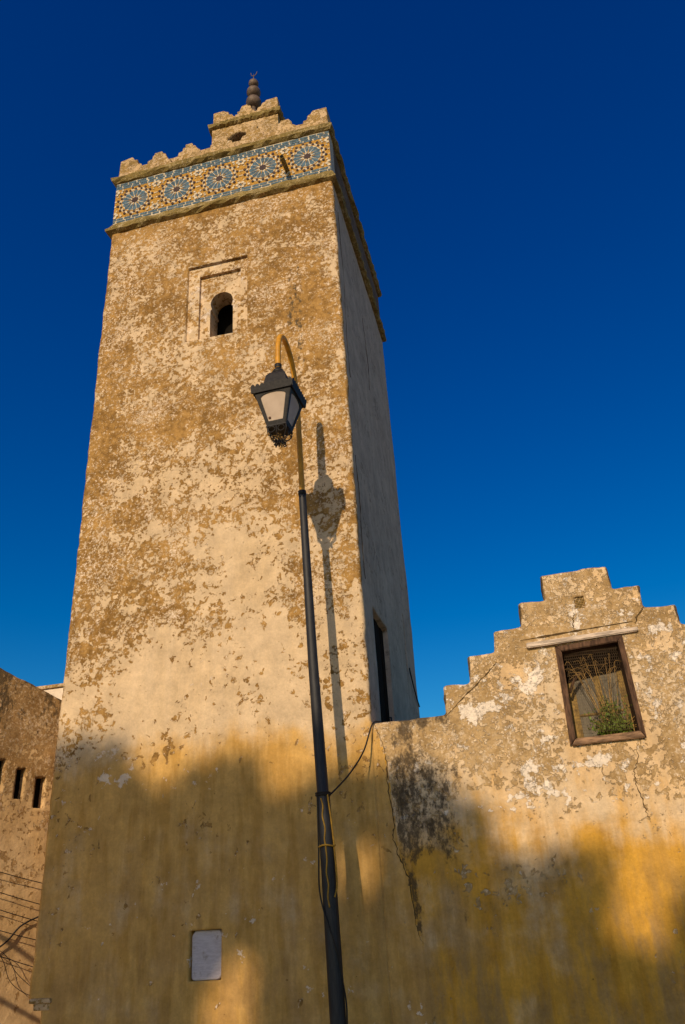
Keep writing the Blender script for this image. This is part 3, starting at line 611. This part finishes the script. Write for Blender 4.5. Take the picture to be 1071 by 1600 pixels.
# cracks in the render
def crack(pts, wid, mat=M_CRACK, parent=gable, off=-.004):
    b = bmesh.new(); P = []
    for i in range(len(pts)-1):
        for k in range(6):
            t = k/6; P.append((pts[i][0]*(1-t)+pts[i+1][0]*t+random.uniform(-.012,.012), pts[i][1]*(1-t)+pts[i+1][1]*t))
    P.append(pts[-1]); n = len(P)
    X = np.array([q[0] for q in P]); Z = np.array([q[1] for q in P])
    Y = .018*2*(fbm(X*1.1, Z*1.1, 2)-.5) + .009*(fbm(X*6, Z*6, 11)-.5) - .0035
    prev = None
    for i in range(n):
        j0, j1 = max(i-1, 0), min(i+1, n-1); t = Vector((X[j1]-X[j0], 0, Z[j1]-Z[j0])).normalized(); q = Vector((t.z, 0, -t.x))
        wd = max(.0015, wid*(.3+1.2*random.random())*min(1, 3*i/n+.2, 3*(n-i)/n+.1)); c = Vector((X[i], Y[i], Z[i]))
        cur = [b.verts.new(c-q*wd), b.verts.new(c+Vector((0,-.003,0))), b.verts.new(c+q*wd)]
        if prev:
            for a in (0, 1): b.faces.new((prev[a], prev[a+1], cur[a+1], cur[a]))
        prev = cur
    return bm_obj('crack', b, mat, parent)
crack([(4.245,3.70),(4.333,3.445),(4.356,3.26),(4.343,3.011),(4.382,2.763),(4.386,2.558),(4.366,2.413),(4.414,2.225),(4.502,2.013),(4.531,1.589),(4.553,1.467),(4.591,1.376)], .006)
crack([(7.151,3.194),(7.128,3.026),(7.06,2.898),(7.057,2.766),(7.075,2.666),(7.091,2.503),(7.114,2.374)], .005)
crack([(7.557,4.725),(7.522,4.666),(7.46,4.611),(7.426,4.521)], .008)
crack([(5.117,3.72),(5.292,3.865),(5.503,4.032),(5.673,4.166),(5.771,4.27)], .008)
crack([(6.765,4.734),(6.722,4.619),(6.735,4.53)], .005)
crack([(6.10,4.50),(6.45,4.515),(6.9,4.535),(7.40,4.555)], .011)  # gap above the lintel, its shadow drawn as a dark ribbon
def side_crack(pts, wid):
    b = bmesh.new(); P = []
    for i in range(len(pts)-1):
        for k in range(6):
            t = k/6; P.append(Vector((W+.012, pts[i][0]*(1-t)+pts[i+1][0]*t+random.uniform(-.02,.02), pts[i][1]*(1-t)+pts[i+1][1]*t)))
    tube(b, P, [wid*(.4+random.random()) for _ in P], 5); return bm_obj('crack', b, M_CRACK, tower)
side_crack([(.25,12.6),(.35,11.2),(.22,9.8),(.30,8.9)], .004); side_crack([(.2,7.6),(.30,6.9),(.22,6.2),(.28,5.6)], .005); side_crack([(1.9,11.6),(2.1,10.6),(2.0,9.9)], .004)
# vent block
b = bmesh.new(); add_box(b, (VX0,.10,VZ0),(VX1,.14,VZ1),1)
n = 7
for i in range(n+1):
    x = VX0+(VX1-VX0)*i/n; z = VZ0+(VZ1-VZ0)*i/n
    add_box(b, (x-.0035,.012,VZ0),(x+.0035,.05,VZ1)); add_box(b, (VX0,.014,z-.0035),(VX1,.048,z+.0035))
bm_obj('vent_grille', b, [M_TRIM, M_DARK], gable)
# window: frame, lintel, sash, wire netting
b = bmesh.new(); y0, y1 = -.035, .30
def bar(bm, pts, d0, d1, mi=0, bev=.008): prism(bm, pts, FR, d0, d1, mi, bev)
FXA = [(6.475,4.362),(7.247,4.412),(7.262,3.235),(6.443,3.225)]
FXB = [(6.540,4.30),(7.186,4.335),(7.204,3.30),(6.515,3.295)]
bar(b, [FXA[0],FXB[0],FXB[3],FXA[3]], y0, y1); bar(b, [FXA[1],FXA[2],FXB[2],FXB[1]], y0+.003, y1)
bar(b, [(FXA[0][0]+.002,FXA[0][1]),(FXA[1][0],FXA[1][1]),(FXB[1][0],FXB[1][1]),(FXB[0][0],FXB[0][1])], y0+.006, y1)
wf = bm_obj('window_frame', b, M_WOOD, gable)
b = bmesh.new(); bar(b, [(FXA[3][0]+.02,FXA[3][1]),(FXA[2][0]-.01,FXA[2][1]),(FXB[2][0],FXB[2][1]+.01),(FXB[3][0],FXB[3][1])], y0-.006, y1); bm_obj('sill', b, M_WOOD2, wf)
b = bmesh.new(); bar(b, [(6.153,4.385),(6.50,4.393),(7.25,4.418),(7.43,4.425),(7.44,4.475),(7.25,4.475),(6.5,4.455),(6.15,4.448)], -.05, .2, bev=.01); bm_obj('lintel', b, M_LINTEL, gable)
b = bmesh.new(); ys = .34
bar(b, [(6.53,3.30),(6.63,3.30),(6.63,4.02),(6.53,4.0)], ys, ys+.04); bar(b, [(6.86,3.30),(6.93,3.30),(6.93,4.06),(6.86,4.05)], ys-.004, ys+.04); bar(b, [(7.13,3.30),(7.20,3.30),(7.20,4.09),(7.13,4.08)], ys, ys+.04)
bar(b, [(6.63,3.60),(6.86,3.605),(6.86,3.635),(6.63,3.63)], ys+.003, ys+.036); bar(b, [(6.93,3.61),(7.13,3.615),(7.13,3.645),(6.93,3.64)], ys+.003, ys+.036)
sash = bm_obj('sash', b, M_SASH, wf)
for x0, x1, za, zb in ((6.63,6.86,4.02,4.05),(6.93,7.13,4.06,4.08)):
    b = bmesh.new(); bar(b, [(x0,3.30),(x1,3.30),(x1,zb),(x0,za)], ys+.018, ys+.026, bev=0); bm_obj('pane', b, M_PANE, sash)
b = bmesh.new(); tube(b, smooth_path([(6.56,.22,3.86),(6.60,.20,3.95),(6.66,.20,4.03),(6.72,.22,4.08)], 4), .018, 6); bm_obj('loose_batten', b, M_WOOD, wf)
b = bmesh.new(); hx = .022                                              # hexagonal wire netting
for i in range(-1, 29):
    for j in range(-1, 36):
        x = 6.555+i*hx; z = 3.33+j*hx*1.5+(0); xo = x+(hx/2 if j % 2 else 0); c = (xo, z)
        if not (6.56 < xo < 7.165 and 3.34 < z < 4.29): continue
        for dx, dz, dx2, dz2 in ((0,0,0,hx*.9),(0,0,hx/2,-hx*.55),(0,0,-hx/2,-hx*.55)):
            p0, p1 = Vector((xo+dx,.045+.008*math.sin(x*9),z+dz)), Vector((xo+dx2,.045+.008*math.sin(x*9),z+dz2)); tube(b, [p0,p1], .0016, 3, 0, False)
bm_obj('wire_netting', b, simple('rusty_wire', (.15,.095,.05), .7, spec=.3), wf)

# bush growing in the window
bush = thing('window_bush', 'green leafy bush with dry bare stems growing behind the netting of the gable window', 'plant', (6.97, .16, 3.34))
b = bmesh.new(); b2 = bmesh.new()
def leaf(bm, c, s, mi=0):
    e = Euler((random.uniform(0,6.3), random.uniform(0,6.3), random.uniform(0,6.3))).to_matrix(); vs_ = []
    for u, v, h in ((-.5,0,0),(-.15,.28,.06),(.25,.22,.04),(.6,0,-.05),(.25,-.22,.04),(-.15,-.28,.06)): vs_.append(bm.verts.new(Vector(c)+e@Vector((u*s, v*s, h*s))))
    f = bm.faces.new(vs_); f.material_index = mi
for i in range(95):
    a = random.gauss(0,1)*.125; x = 6.96+a; zt = 3.38+random.uniform(.02,.36)*(1-.9*min(1,abs(a)/.30)); 
    base_ = Vector((6.98+a*.3,.17,3.34)); tip = Vector((x+random.uniform(-.03,.03), .16+random.uniform(-.09,.10), zt))
    tube(b2, [base_, (base_+tip)/2+Vector((random.uniform(-.02,.02),0,.02)), tip], .002, 4)
    for k in range(12):
        t = random.uniform(.25,1); c = base_.lerp(tip, t)+Vector((random.gauss(0,.022), random.gauss(0,.022), random.gauss(0,.022)))
        c.x = min(max(c.x, 6.60), 7.15); c.z = max(c.z, 3.345); leaf(b, c, random.uniform(.03,.056))
for i in range(14):
    t = i/13; leaf(b, (6.90+random.gauss(0,.03), .15+random.gauss(0,.02), 3.66+.14*t+random.gauss(0,.02)), .026, 1 if i > 8 else 0)
    leaf(b, (6.93+random.gauss(0,.05), .15+random.gauss(0,.02), 3.55+.2*t), .034)
for i in range(130): leaf(b, (6.96+random.gauss(0,.10), .16+random.gauss(0,.04), 3.58+abs(random.gauss(0,.08))), random.uniform(.02,.034))
bm_obj('foliage', b, [M_LEAF, M_BUD], bush)
for x0, x1, zt, bend in ((6.88,6.60,4.20,.06),(6.90,6.70,4.12,-.05),(6.92,6.78,4.22,.03),(6.94,6.87,4.25,-.02),(6.95,6.90,4.18,.05),(6.97,7.02,4.20,.0),(6.98,7.07,4.24,-.03),(7.0,7.13,4.15,.05),(6.93,6.64,4.03,.05),(6.99,7.05,4.05,-.08),(6.96,6.74,4.0,.04),(6.9,6.58,4.12,.0)):
    pts = smooth_path([(x0,.17,3.40),((x0*.6+x1*.4)+bend*.4,.14,3.75),(x0*.25+x1*.75,.12,4.05),(x1,.11,zt),(x1+(x1-x0)*.4+bend,.10,zt-.04)], 5)
    tube(b2, pts, [.0042*(1-.7*i/len(pts)) for i in range(len(pts))], 5)
for i in range(16):
    x = random.uniform(6.60,7.12); z = random.uniform(3.95,4.2); pts = smooth_path([(x,.12,z),(x+random.uniform(-.09,.09),.11,z+.07),(x+random.uniform(-.16,.16),.10,z+.06)], 5); tube(b2, pts, .0018, 4)
bm_obj('stem', b2, M_STEM, bush)

# ------------------------------------------------------------------ street lamp
lamp = thing('street_lamp', 'tall dark street lamp with yellow gooseneck arm and square black lantern before the minaret', 'street lamp', (3.855, -.8, 0))
def px(z): return float(np.interp(z, [0, .82, 2.35, 4.27, 6.55, 7.86], [3.862, 3.838, 3.803, 3.732, 3.676, 3.656]))
b = bmesh.new(); zz = [0,.15,.5,.9,1.4,1.9,2.4,2.85,2.86,3.5,4.3,5.2,6.0,6.50,6.555]
rr = [.11,.10,.080,.079,.078,.076,.074,.071,.064,.062,.058,.053,.049,.047,.047]
tube(b, [(px(z),-.8,z) for z in zz], rr, 20); pole = bm_obj('pole', b, M_POLE, lamp)
b = bmesh.new(); tube(b, [(px(z),-.8,z) for z in (6.52,6.575)], .052, 16); bm_obj('collar', b, M_IRON, lamp)
LX, LY, LZ = 3.628, -1.56, 7.54
arm = smooth_path([(px(6.5),-.8,6.5),(px(7.2),-.8,7.2),(3.655,-.81,7.86),(3.653,-.87,8.24),(3.650,-1.02,8.52),(3.645,-1.20,8.65),(3.642,-1.36,8.655),(3.638,-1.49,8.56),(3.634,-1.555,8.38),(LX,LY,8.14),(LX,LY,8.0)], 7)
b = bmesh.new(); tube(b, arm, .037, 16); bm_obj('arm', b, M_YELL, lamp)
lan = bmesh.new()
lathe(lan, [(.030,8.06),(.046,8.055),(.046,8.02),(.034,8.0),(.034,7.975),(.070,7.955),(.084,7.925),(.078,7.905),(.060,7.893),(.085,7.885),(.085,7.87)], LX, LY, 20)
ROT = R(-2)
def lq(x, y, z): return (LX+x*math.cos(ROT)-y*math.sin(ROT), LY+x*math.sin(ROT)+y*math.cos(ROT), z)
def frust(bm, levels, mi=0):
    rings = [[bm.verts.new(lq(sx*s, sy*s, z)) for sx, sy in ((-1,-1),(1,-1),(1,1),(-1,1))] for s, z in levels]
    for i in range(len(rings)-1):
        for k in range(4): bm.faces.new((rings[i][k], rings[i][(k+1) % 4], rings[i+1][(k+1) % 4], rings[i+1][k])).material_index = mi
    bm.faces.new(rings[0]).material_index = mi; bm.faces.new(rings[-1]).material_index = mi
frust(lan, [(.255,7.53),(.235,7.58),(.185,7.62),(.155,7.66),(.125,7.83),(.09,7.885)])
lantern = bm_obj('lantern', lan, M_IRON, lamp)
b = bmesh.new()                                                        # scalloped gallery round the eave
for k in range(4):
    for i in range(9):
        t = -1+2*(i+.5)/9; ca, sa = math.cos(k*math.pi/2), math.sin(k*math.pi/2); h = .285/9
        pts = [(-.5,-.055),(.5,-.055),(.5,.025),(.3,.048),(0,.056),(-.3,.048),(-.5,.025)]
        bb = bmesh.new(); A = []
        for q, yy in ((0,-.272),(1,-.262)):
            A.append([bb.verts.new(lq(*( (lambda X, Y: (X*ca-Y*sa, X*sa+Y*ca))(t*.272+u*2*h*.97, yy-v*.25)), 7.545+v)) for u, v in pts])
        bb.faces.new(A[0]); bb.faces.new(A[1][::-1])
        for j in range(7): bb.faces.new((A[0][j],A[1][j],A[1][(j+1)%7],A[0][(j+1)%7]))
        merge(b, bb)
bm_obj('eave_trim', b, M_IRON, lantern)
zt_, zb_, st_, sb_ = 7.51, 7.06, .236, .118
def face(k, u, z, out=0.0):
    t = (z-zb_)/(zt_-zb_); s = sb_+(st_-sb_)*t; ca, sa = math.cos(k*math.pi/2), math.sin(k*math.pi/2)
    x, y = u*s, -(s+out); return lq(x*ca-y*sa, x*sa+y*ca, z)
for k in range(4):
    b = bmesh.new()
    hole = [(-.70,7.115),(.70,7.115),(.76,7.37),(.765,7.42)] + [(.765*math.cos(R(a))*1.0, 7.42+.055*math.sin(R(a))) for a in range(15,170,15)] + [(-.765,7.42),(-.76,7.37)]
    holed_panel(b, [(-1,zb_),(1,zb_),(1,zt_),(-1,zt_)], hole, lambda u, v, d, k=k: face(k, u, v, d), .006, -.008)
    fo = bm_obj('frame', b, M_IRON, lantern)
    b = bmesh.new(); V = [b.verts.new(face(k, u, z, d)) for d in (-.004, -.009) for u, z in ((-.88,7.09),(.88,7.09),(.88,7.49),(-.88,7.49))]
    b.faces.new(V[:4]); b.faces.new(V[:3:-1])
    for i in range(4): b.faces.new((V[i], V[(i+1)%4], V[4+(i+1)%4], V[4+i]))
    po = bm_obj('pane', b, M_LGLASS, lantern)
    if k == 0:
        b = bmesh.new(); lathe(b, [(.016,-.003),(.018,.0),(.012,.004)], 0, 0, 8)
        o = bm_obj('stain_spot', b, simple('rust_spot', (.10,.05,.025), .9), po)
        nrm = Vector(face(0,-.5,7.15,.1))-Vector(face(0,-.5,7.15,0)); o.matrix_parent_inverse = po.matrix_world.inverted()
        o.matrix_basis = Matrix.Translation(face(0,-.52,7.16,.001)) @ nrm.to_track_quat('Z','Y').to_matrix().to_4x4()
b = bmesh.new()                                                        # wrought basket under the glass
frust(b, [(.130,7.045),(.130,7.06)])
for k in range(4):
    for u in (-.95, 0.0):
        ca, sa = math.cos(k*math.pi/2), math.sin(k*math.pi/2)
        def q(x, y, z): return lq(x*ca-y*sa, x*sa+y*ca, z)
        pts = smooth_path([q(u*.125,-.125,7.05), q(u*.11,-.12,6.98), q(u*.06,-.075,6.915), q(u*.03,-.045,6.88), q(u*.06,-.075,6.855), q(u*.03,-.055,6.835)], 5); tube(b, pts, .0075, 6)
    pts = [q(.062+.042*math.cos(R(a)), -.118-.004, 7.0+.042*math.sin(R(a))) for a in range(0,361,30)]; tube(b, pts, .006, 5)
    pts = [q(-.062+.042*math.cos(R(a)), -.118-.004, 7.0+.042*math.sin(R(a))) for a in range(0,361,30)]; tube(b, pts, .006, 5)
for i in range(9):
    a = R(40*i); tube(b, [(LX+.055*math.cos(a)+.024*math.cos(R(t))*math.cos(a), LY+.055*math.sin(a)+.024*math.cos(R(t))*math.sin(a), 6.865+.026*math.sin(R(t))) for t in range(0,300,30)], .0065, 5)
lathe(b, [(.012,6.90),(.045,6.885),(.03,6.85),(.012,6.83)], LX, LY, 12)
bm_obj('basket', b, M_IRON, lantern)
b = bmesh.new()                                                        # dry straw caught in the basket
for i in range(26):
    a = random.uniform(0,6.28); p0 = Vector((LX+random.gauss(0,.03), LY+random.gauss(0,.03), 6.95+random.gauss(0,.022)))
    p1 = p0+Vector((random.gauss(0,.05), random.gauss(0,.05), random.gauss(-.02,.045))); tube(b, [p0,(p0+p1)/2+Vector((0,0,.012)),p1], .003, 4)
for dx in (.03,.075): tube(b, smooth_path([(LX,LY-.02,6.96),(LX+.01,LY-.02,6.86),(LX+dx*.5,LY-.03,6.80),(LX+dx,LY-.03,6.70)], 4), .0014, 4)
bm_obj('straw', b, M_STEM, lantern)
b = bmesh.new()
for z in (2.86, 2.84): tube(b, [(px(z)+.076*math.cos(t), -.8+.076*math.sin(t), z) for t in [2*math.pi*k/20 for k in range(21)]], .011, 6)
bm_obj('strap', b, M_WIRE, lamp)

# cables on the pole (each a cable of its own)
def cable(name, pts, rad, label, mat=M_WIRE, group=None, n=8):
    b = bmesh.new(); tube(b, smooth_path(pts, n), rad, 6); return tag(bm_obj(name, b, mat), label, 'cable', group)
c1 = [(px(z)+.079*math.cos(R(a)), -.8+.079*math.sin(R(a)), z) for z, a in [(2.80,-96),(2.72,-84),(2.62,-93),(2.50,-80),(2.40,-90),(2.33,-86),(2.2,-82),(2.08,-92),(1.97,-82),(1.86,-92),(1.76,-84)]]
cable('cord', c1, .008, 'yellow cord zigzagging down the front of the lamp post', M_CORD, n=5)
b = bmesh.new(); tube(b, [(px(2.33)+.085*math.cos(t), -.8+.085*math.sin(t), 2.335+.006*math.sin(3*t)) for t in [2*math.pi*k/24 for k in range(25)]], .010, 6)
tag(bm_obj('cord_loop', b, M_CORD), 'yellow cord loop tied round the lamp post below the black strap', 'cord')
c2 = [(px(z)+dx, -.8+dy, z) for z, dx, dy in [(2.84,-.05,-.06),(2.5,-.07,-.045),(2.32,-.082,-.03),(2.1,-.095,-.03),(1.95,-.10,-.03),(1.8,-.078,-.045),(1.62,-.02,-.082),(1.4,.045,-.068),(1.15,.074,-.03),(.95,.095,-.01),(.75,.09,-.01),(.5,.085,0),(.2,.10,0)]]
cable('cable', c2, .0085, 'black cable sagging off the left of the lamp post and winding down across it')
c3 = [(px(z)+dx, -.8+dy, z) for z, dx, dy in [(2.84,.06,-.05),(2.6,.074,-.035),(2.4,.082,-.03),(2.3,.083,-.025),(2.1,.090,-.03),(1.95,.085,-.03),(1.85,.06,-.05)]]
cable('cable', c3, .009, 'short brown cable strapped down the right side of the lamp post', M_CORD)
cable('cable', [(px(2.85)+.07,-.78,2.84),(3.925,-.68,2.93),(4.03,-.46,3.11),(4.14,-.22,3.37),(4.225,-.03,3.70),(4.30,.10,3.75)], .0095, 'brown cable running from the lamp post up to the corner of the minaret')
cable('cable', [(4.19+.04,3.52,5.35),(4.225,3.6,5.30),(4.22,3.9,5.12),(4.215,4.2,4.98),(4.215,4.40,4.90)], .012, 'dark cable hanging down the shaded side of the minaret from the slit')

# ------------------------------------------------------------------ building on the left
house = thing('side_house', 'brown rendered house wall with a row of small square openings left of the minaret', 'house', (-1.2, .5, 0))
A32 = R(32)
def FL(u, v, d): return (-.03+u*math.sin(A32)-d*math.cos(A32), 2.2+u*math.cos(A32)+d*math.sin(A32), v)
def topl(u): return 4.836-(u+1.303)*.342
OPN = [(-2.16,-1.985,3.462,3.90),(-1.815,-1.69,3.385,3.80),(-1.525,-1.385,3.28,3.70)]
def keep_l(u, v):
    k = v < topl(u)
    for a, c, z0, z1 in OPN: k &= ~((u > a) & (u < c) & (v > z0) & (v < z1))
    return k
def stain_l(x, z):
    t = topl(x)-z; st = fbm(x*4, z*.5, 71)
    o = np.interp(t, [0, .3, 1.2, 2.2, 3.0], [.7, .66, .54, .40, .30]) + .3*(fbm(x*2, z, 72)-.5)
    g = .10 + np.interp(t, [0, .15, .5, .9, 1.6], [.62, .48, .36, .20, .05]) + .7*(st-.5)*np.exp(-t/1.5)
    return np.stack([o, .1+.4*(st-.5), g, .12+0*x], 1)
gridwall('wall', cuts(-6, -.04, .03, [q for o in OPN for q in o[:2]]), cuts(0, 6.6, .03, [q for o in OPN for q in o[2:]]), keep_l, FL, .3, [M_LEFT], house, stain_l, wob=.03, edge=.015, rnd=.02,
         is_outer=lambda u, v: v > 4.2, smooth_outer=6, seed=12)
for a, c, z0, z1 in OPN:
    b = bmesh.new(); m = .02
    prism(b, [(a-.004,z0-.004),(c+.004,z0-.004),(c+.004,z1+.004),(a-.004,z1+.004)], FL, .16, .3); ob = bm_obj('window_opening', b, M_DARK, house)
b = bmesh.new(); prism(b, [(-6,0),(-.1,0),(-.1,4.2),(-6,4.8)], FL, .31, 4.0); bm_obj('house_body', b, M_SIDE, house)
far = thing('far_house', 'sunlit cream house corner peeping between the side house and the minaret', 'house', (-5, 7, 0))
b = bmesh.new(); add_box(b, (-8,6.0,0),(-.5,11,6.60),bev=.03); bm_obj('wall', b, M_TOWER, far)
b = bmesh.new(); add_box(b, (-8.05,5.95,6.602),(-.5,6.2,6.68),bev=.02); bm_obj('coping', b, M_TRIM, far)

# wires along the left wall
def FW(s, z, o): return FL(s, z, -o)
for (a, c), lab in zip((((-1.876,2.448),(-1.289,2.312)),((-1.841,2.205),(-1.284,2.055)),((-1.812,2.002),(-1.303,1.858)),((-1.777,1.766),(-1.293,1.64)),((-1.735,1.477),(-1.297,1.334))),
                       ('topmost', 'second from the top', 'middle', 'fourth from the top', 'lowest')):
    sl_ = (c[1]-a[1])/(c[0]-a[0]); L0, L1 = a[0]-1.6, -.15
    cable('wire', [FW(L0, a[1]+sl_*(L0-a[0])+.03, .10), FW(a[0], a[1], .11), FW(c[0], c[1], .11), FW(L1, c[1]+sl_*(L1-c[0])+.02, .10)], .0055, 'thin wire along the brown house wall, %s of the five level wires' % lab, group='wires along the house wall')
cable('cable', [FW(-2.3,1.35,.06), FW(-1.754,1.606,.06), FW(-1.532,1.814,.05), FW(-1.285,1.925,.05), FW(-.9,2.05,.05)], .011, 'black cable rising to the right across the level wires on the house wall')
cable('wire', [FW(-2.2,1.75,.12), FW(-1.742,1.52,.12), FW(-1.545,1.294,.12), FW(-1.292,1.098,.12), FW(-1.0,.9,.12)], .004, 'loose thin wire drooping to the lower right below the level wires')
cable('wire', [FW(-2.2,1.72,.10), FW(-1.78,1.50,.10), FW(-1.60,1.20,.10), FW(-1.33,1.03,.10), FW(-1.0,.95,.10)], .004, 'second loose wire drooping beside the first at the foot of the house wall')
# two unseen rails added off to the left to throw shadow bands on the wall
for (a, c), lab in ((((-1.771,1.722),(-1.291,1.42)), 'upper'), (((-1.668,1.012),(-1.18,.76)), 'lower')):
    P0, P1 = Vector(FW(a[0],a[1],0)), Vector(FW(c[0],c[1],0)); d = P1-P0
    q0, q1 = P0-d*2.2-SUN_D*4.2, P1+d*1.0-SUN_D*4.2
    b = bmesh.new(); tube(b, [q0, (q0+q1)/2, q1], .033, 10); tag(bm_obj('shadow_rail', b, M_WOOD), '%s sloping rail added out of view to the left to cast a shadow band' % lab, 'rail', 'added shadow rails')

# ------------------------------------------------------------------ trees across the street: their crowns shade the foot of the walls
EDGE = [(-.15,3.9),(.06,3.88),(.37,3.97),(.74,3.89),(1.04,3.5),(1.5,3.15),(1.83,3.31),(2.16,3.55),(2.5,3.55),(2.9,3.1),(3.3,3.0),(3.69,3.12),(4.0,3.14),(4.3,3.14),(4.61,3.2),(4.97,3.1),(5.11,2.7),(5.17,2.3),(5.43,2.22),(5.82,2.09),(6.1,2.17),(6.27,2.35),(6.52,2.26),(6.66,2.01),(6.76,1.75),(6.8,1.5),(7.0,1.42),(7.23,1.62),(7.6,1.9),(8.2,2.0),(9,1.7),(10,2.2),(11,1.8),(12,2.0)]
GAPS = [(3.93,2.08,.25,.36),(6.83,1.48,.34,.34),(2.33,.79,.34,.34),(2.58,1.2,.2,.26)]
TY = -30.0; T_ = -TY/SUN_D.y
ex_, ez_ = [e[0] for e in EDGE], [e[1] for e in EDGE]
BL = []
x = -.1
while x < 12:
    e = float(np.interp(x, ex_, ez_)); BL.append((x, e-.42, .36)); x += .27
x = .15
while x < 12:
    z = -.6
    e = float(np.interp(x, ex_, ez_))
    while z < e-.75: BL.append((x+random.uniform(-.1,.1), z+random.uniform(-.1,.1), .52)); z += .5
    x += .5
for q in range(6):
    BL += [(3.45+.2*q, 2.66, .2), (3.45+.2*q, 2.84, .2), (3.45+.2*q, 3.0-.02*q, .18)]
for zz_ in (1.5,1.7,1.9,2.1,2.3,2.5): BL += [(3.48,zz_,.18), (4.38,zz_,.18), (4.55,zz_,.22), (3.32,zz_,.2)]
NTREE = 5; TW = 12.4/NTREE
crown = [[] for _ in range(NTREE)]; tl = [bmesh.new() for _ in range(NTREE)]
for (x, z, r) in BL:
    if any(((x-gx)/(rx+.25*r))**2+((z-gz)/(rz+.25*r))**2 < 1.0 for gx, gz, rx, rz in GAPS): continue
    k = min(NTREE-1, max(0, int((x+.2)/TW)))
    c = Vector((x,0,z)) - SUN_D*(T_+random.uniform(-2.4,2.4)); crown[k].append(c)
    for i in range(int(max(26, 95*(r/.5)**2))):
        d = Vector((random.gauss(0,1),random.gauss(0,1),random.gauss(0,1))).normalized()*r*random.random()**.45*1.12
        gp = Vector((x,0,z))+d-SUN_D*(d.y/SUN_D.y)
        if any(((gp.x-gx)/rx)**2+((gp.z-gz)/rz)**2 < random.uniform(.5,1.1) for gx, gz, rx, rz in GAPS): continue
        leaf(tl[k], c+d, random.uniform(.22,.40))
desc = ['leftmost broad green tree across the street, taller than its neighbours', 'second broad green tree from the left across the street', 'middle broad green tree across the street behind the viewer', 'fourth broad green tree from the left across the street', 'rightmost broad green tree across the street']
for k in range(NTREE):
    cx = sum(c.x for c in crown[k])/len(crown[k]); cy = TY
    for i in range(40):                                               # lower, thinner part of the crown
        c = Vector((cx+random.uniform(-1.3,1.3), cy+random.uniform(-1.8,1.8), 11.2+random.uniform(0,3)))
        for q in range(22): leaf(tl[k], c+Vector((random.gauss(0,.4),random.gauss(0,.4),random.gauss(0,.3))), random.uniform(.22,.40))
    t = thing('broadleaf_tree', desc[k], 'tree', (cx, cy, 0), 'trees across the street')
    bm_obj('crown', tl[k], M_TLEAF, t)
    b = bmesh.new(); tube(b, [(cx,cy,0),(cx+.1,cy,4),(cx-.1,cy+.1,9),(cx,cy,13.5)], [.34,.27,.2,.11], 12)
    for i in range(14):
        c = crown[k][(i*7) % len(crown[k])]; z0 = random.uniform(9,12.5); p0 = Vector((cx,cy,z0)); tube(b, [p0, p0.lerp(c,.5)+Vector((0,0,.4)), c], [.09,.06,.02], 7)
    bm_obj('trunk', b, M_BARK, t)
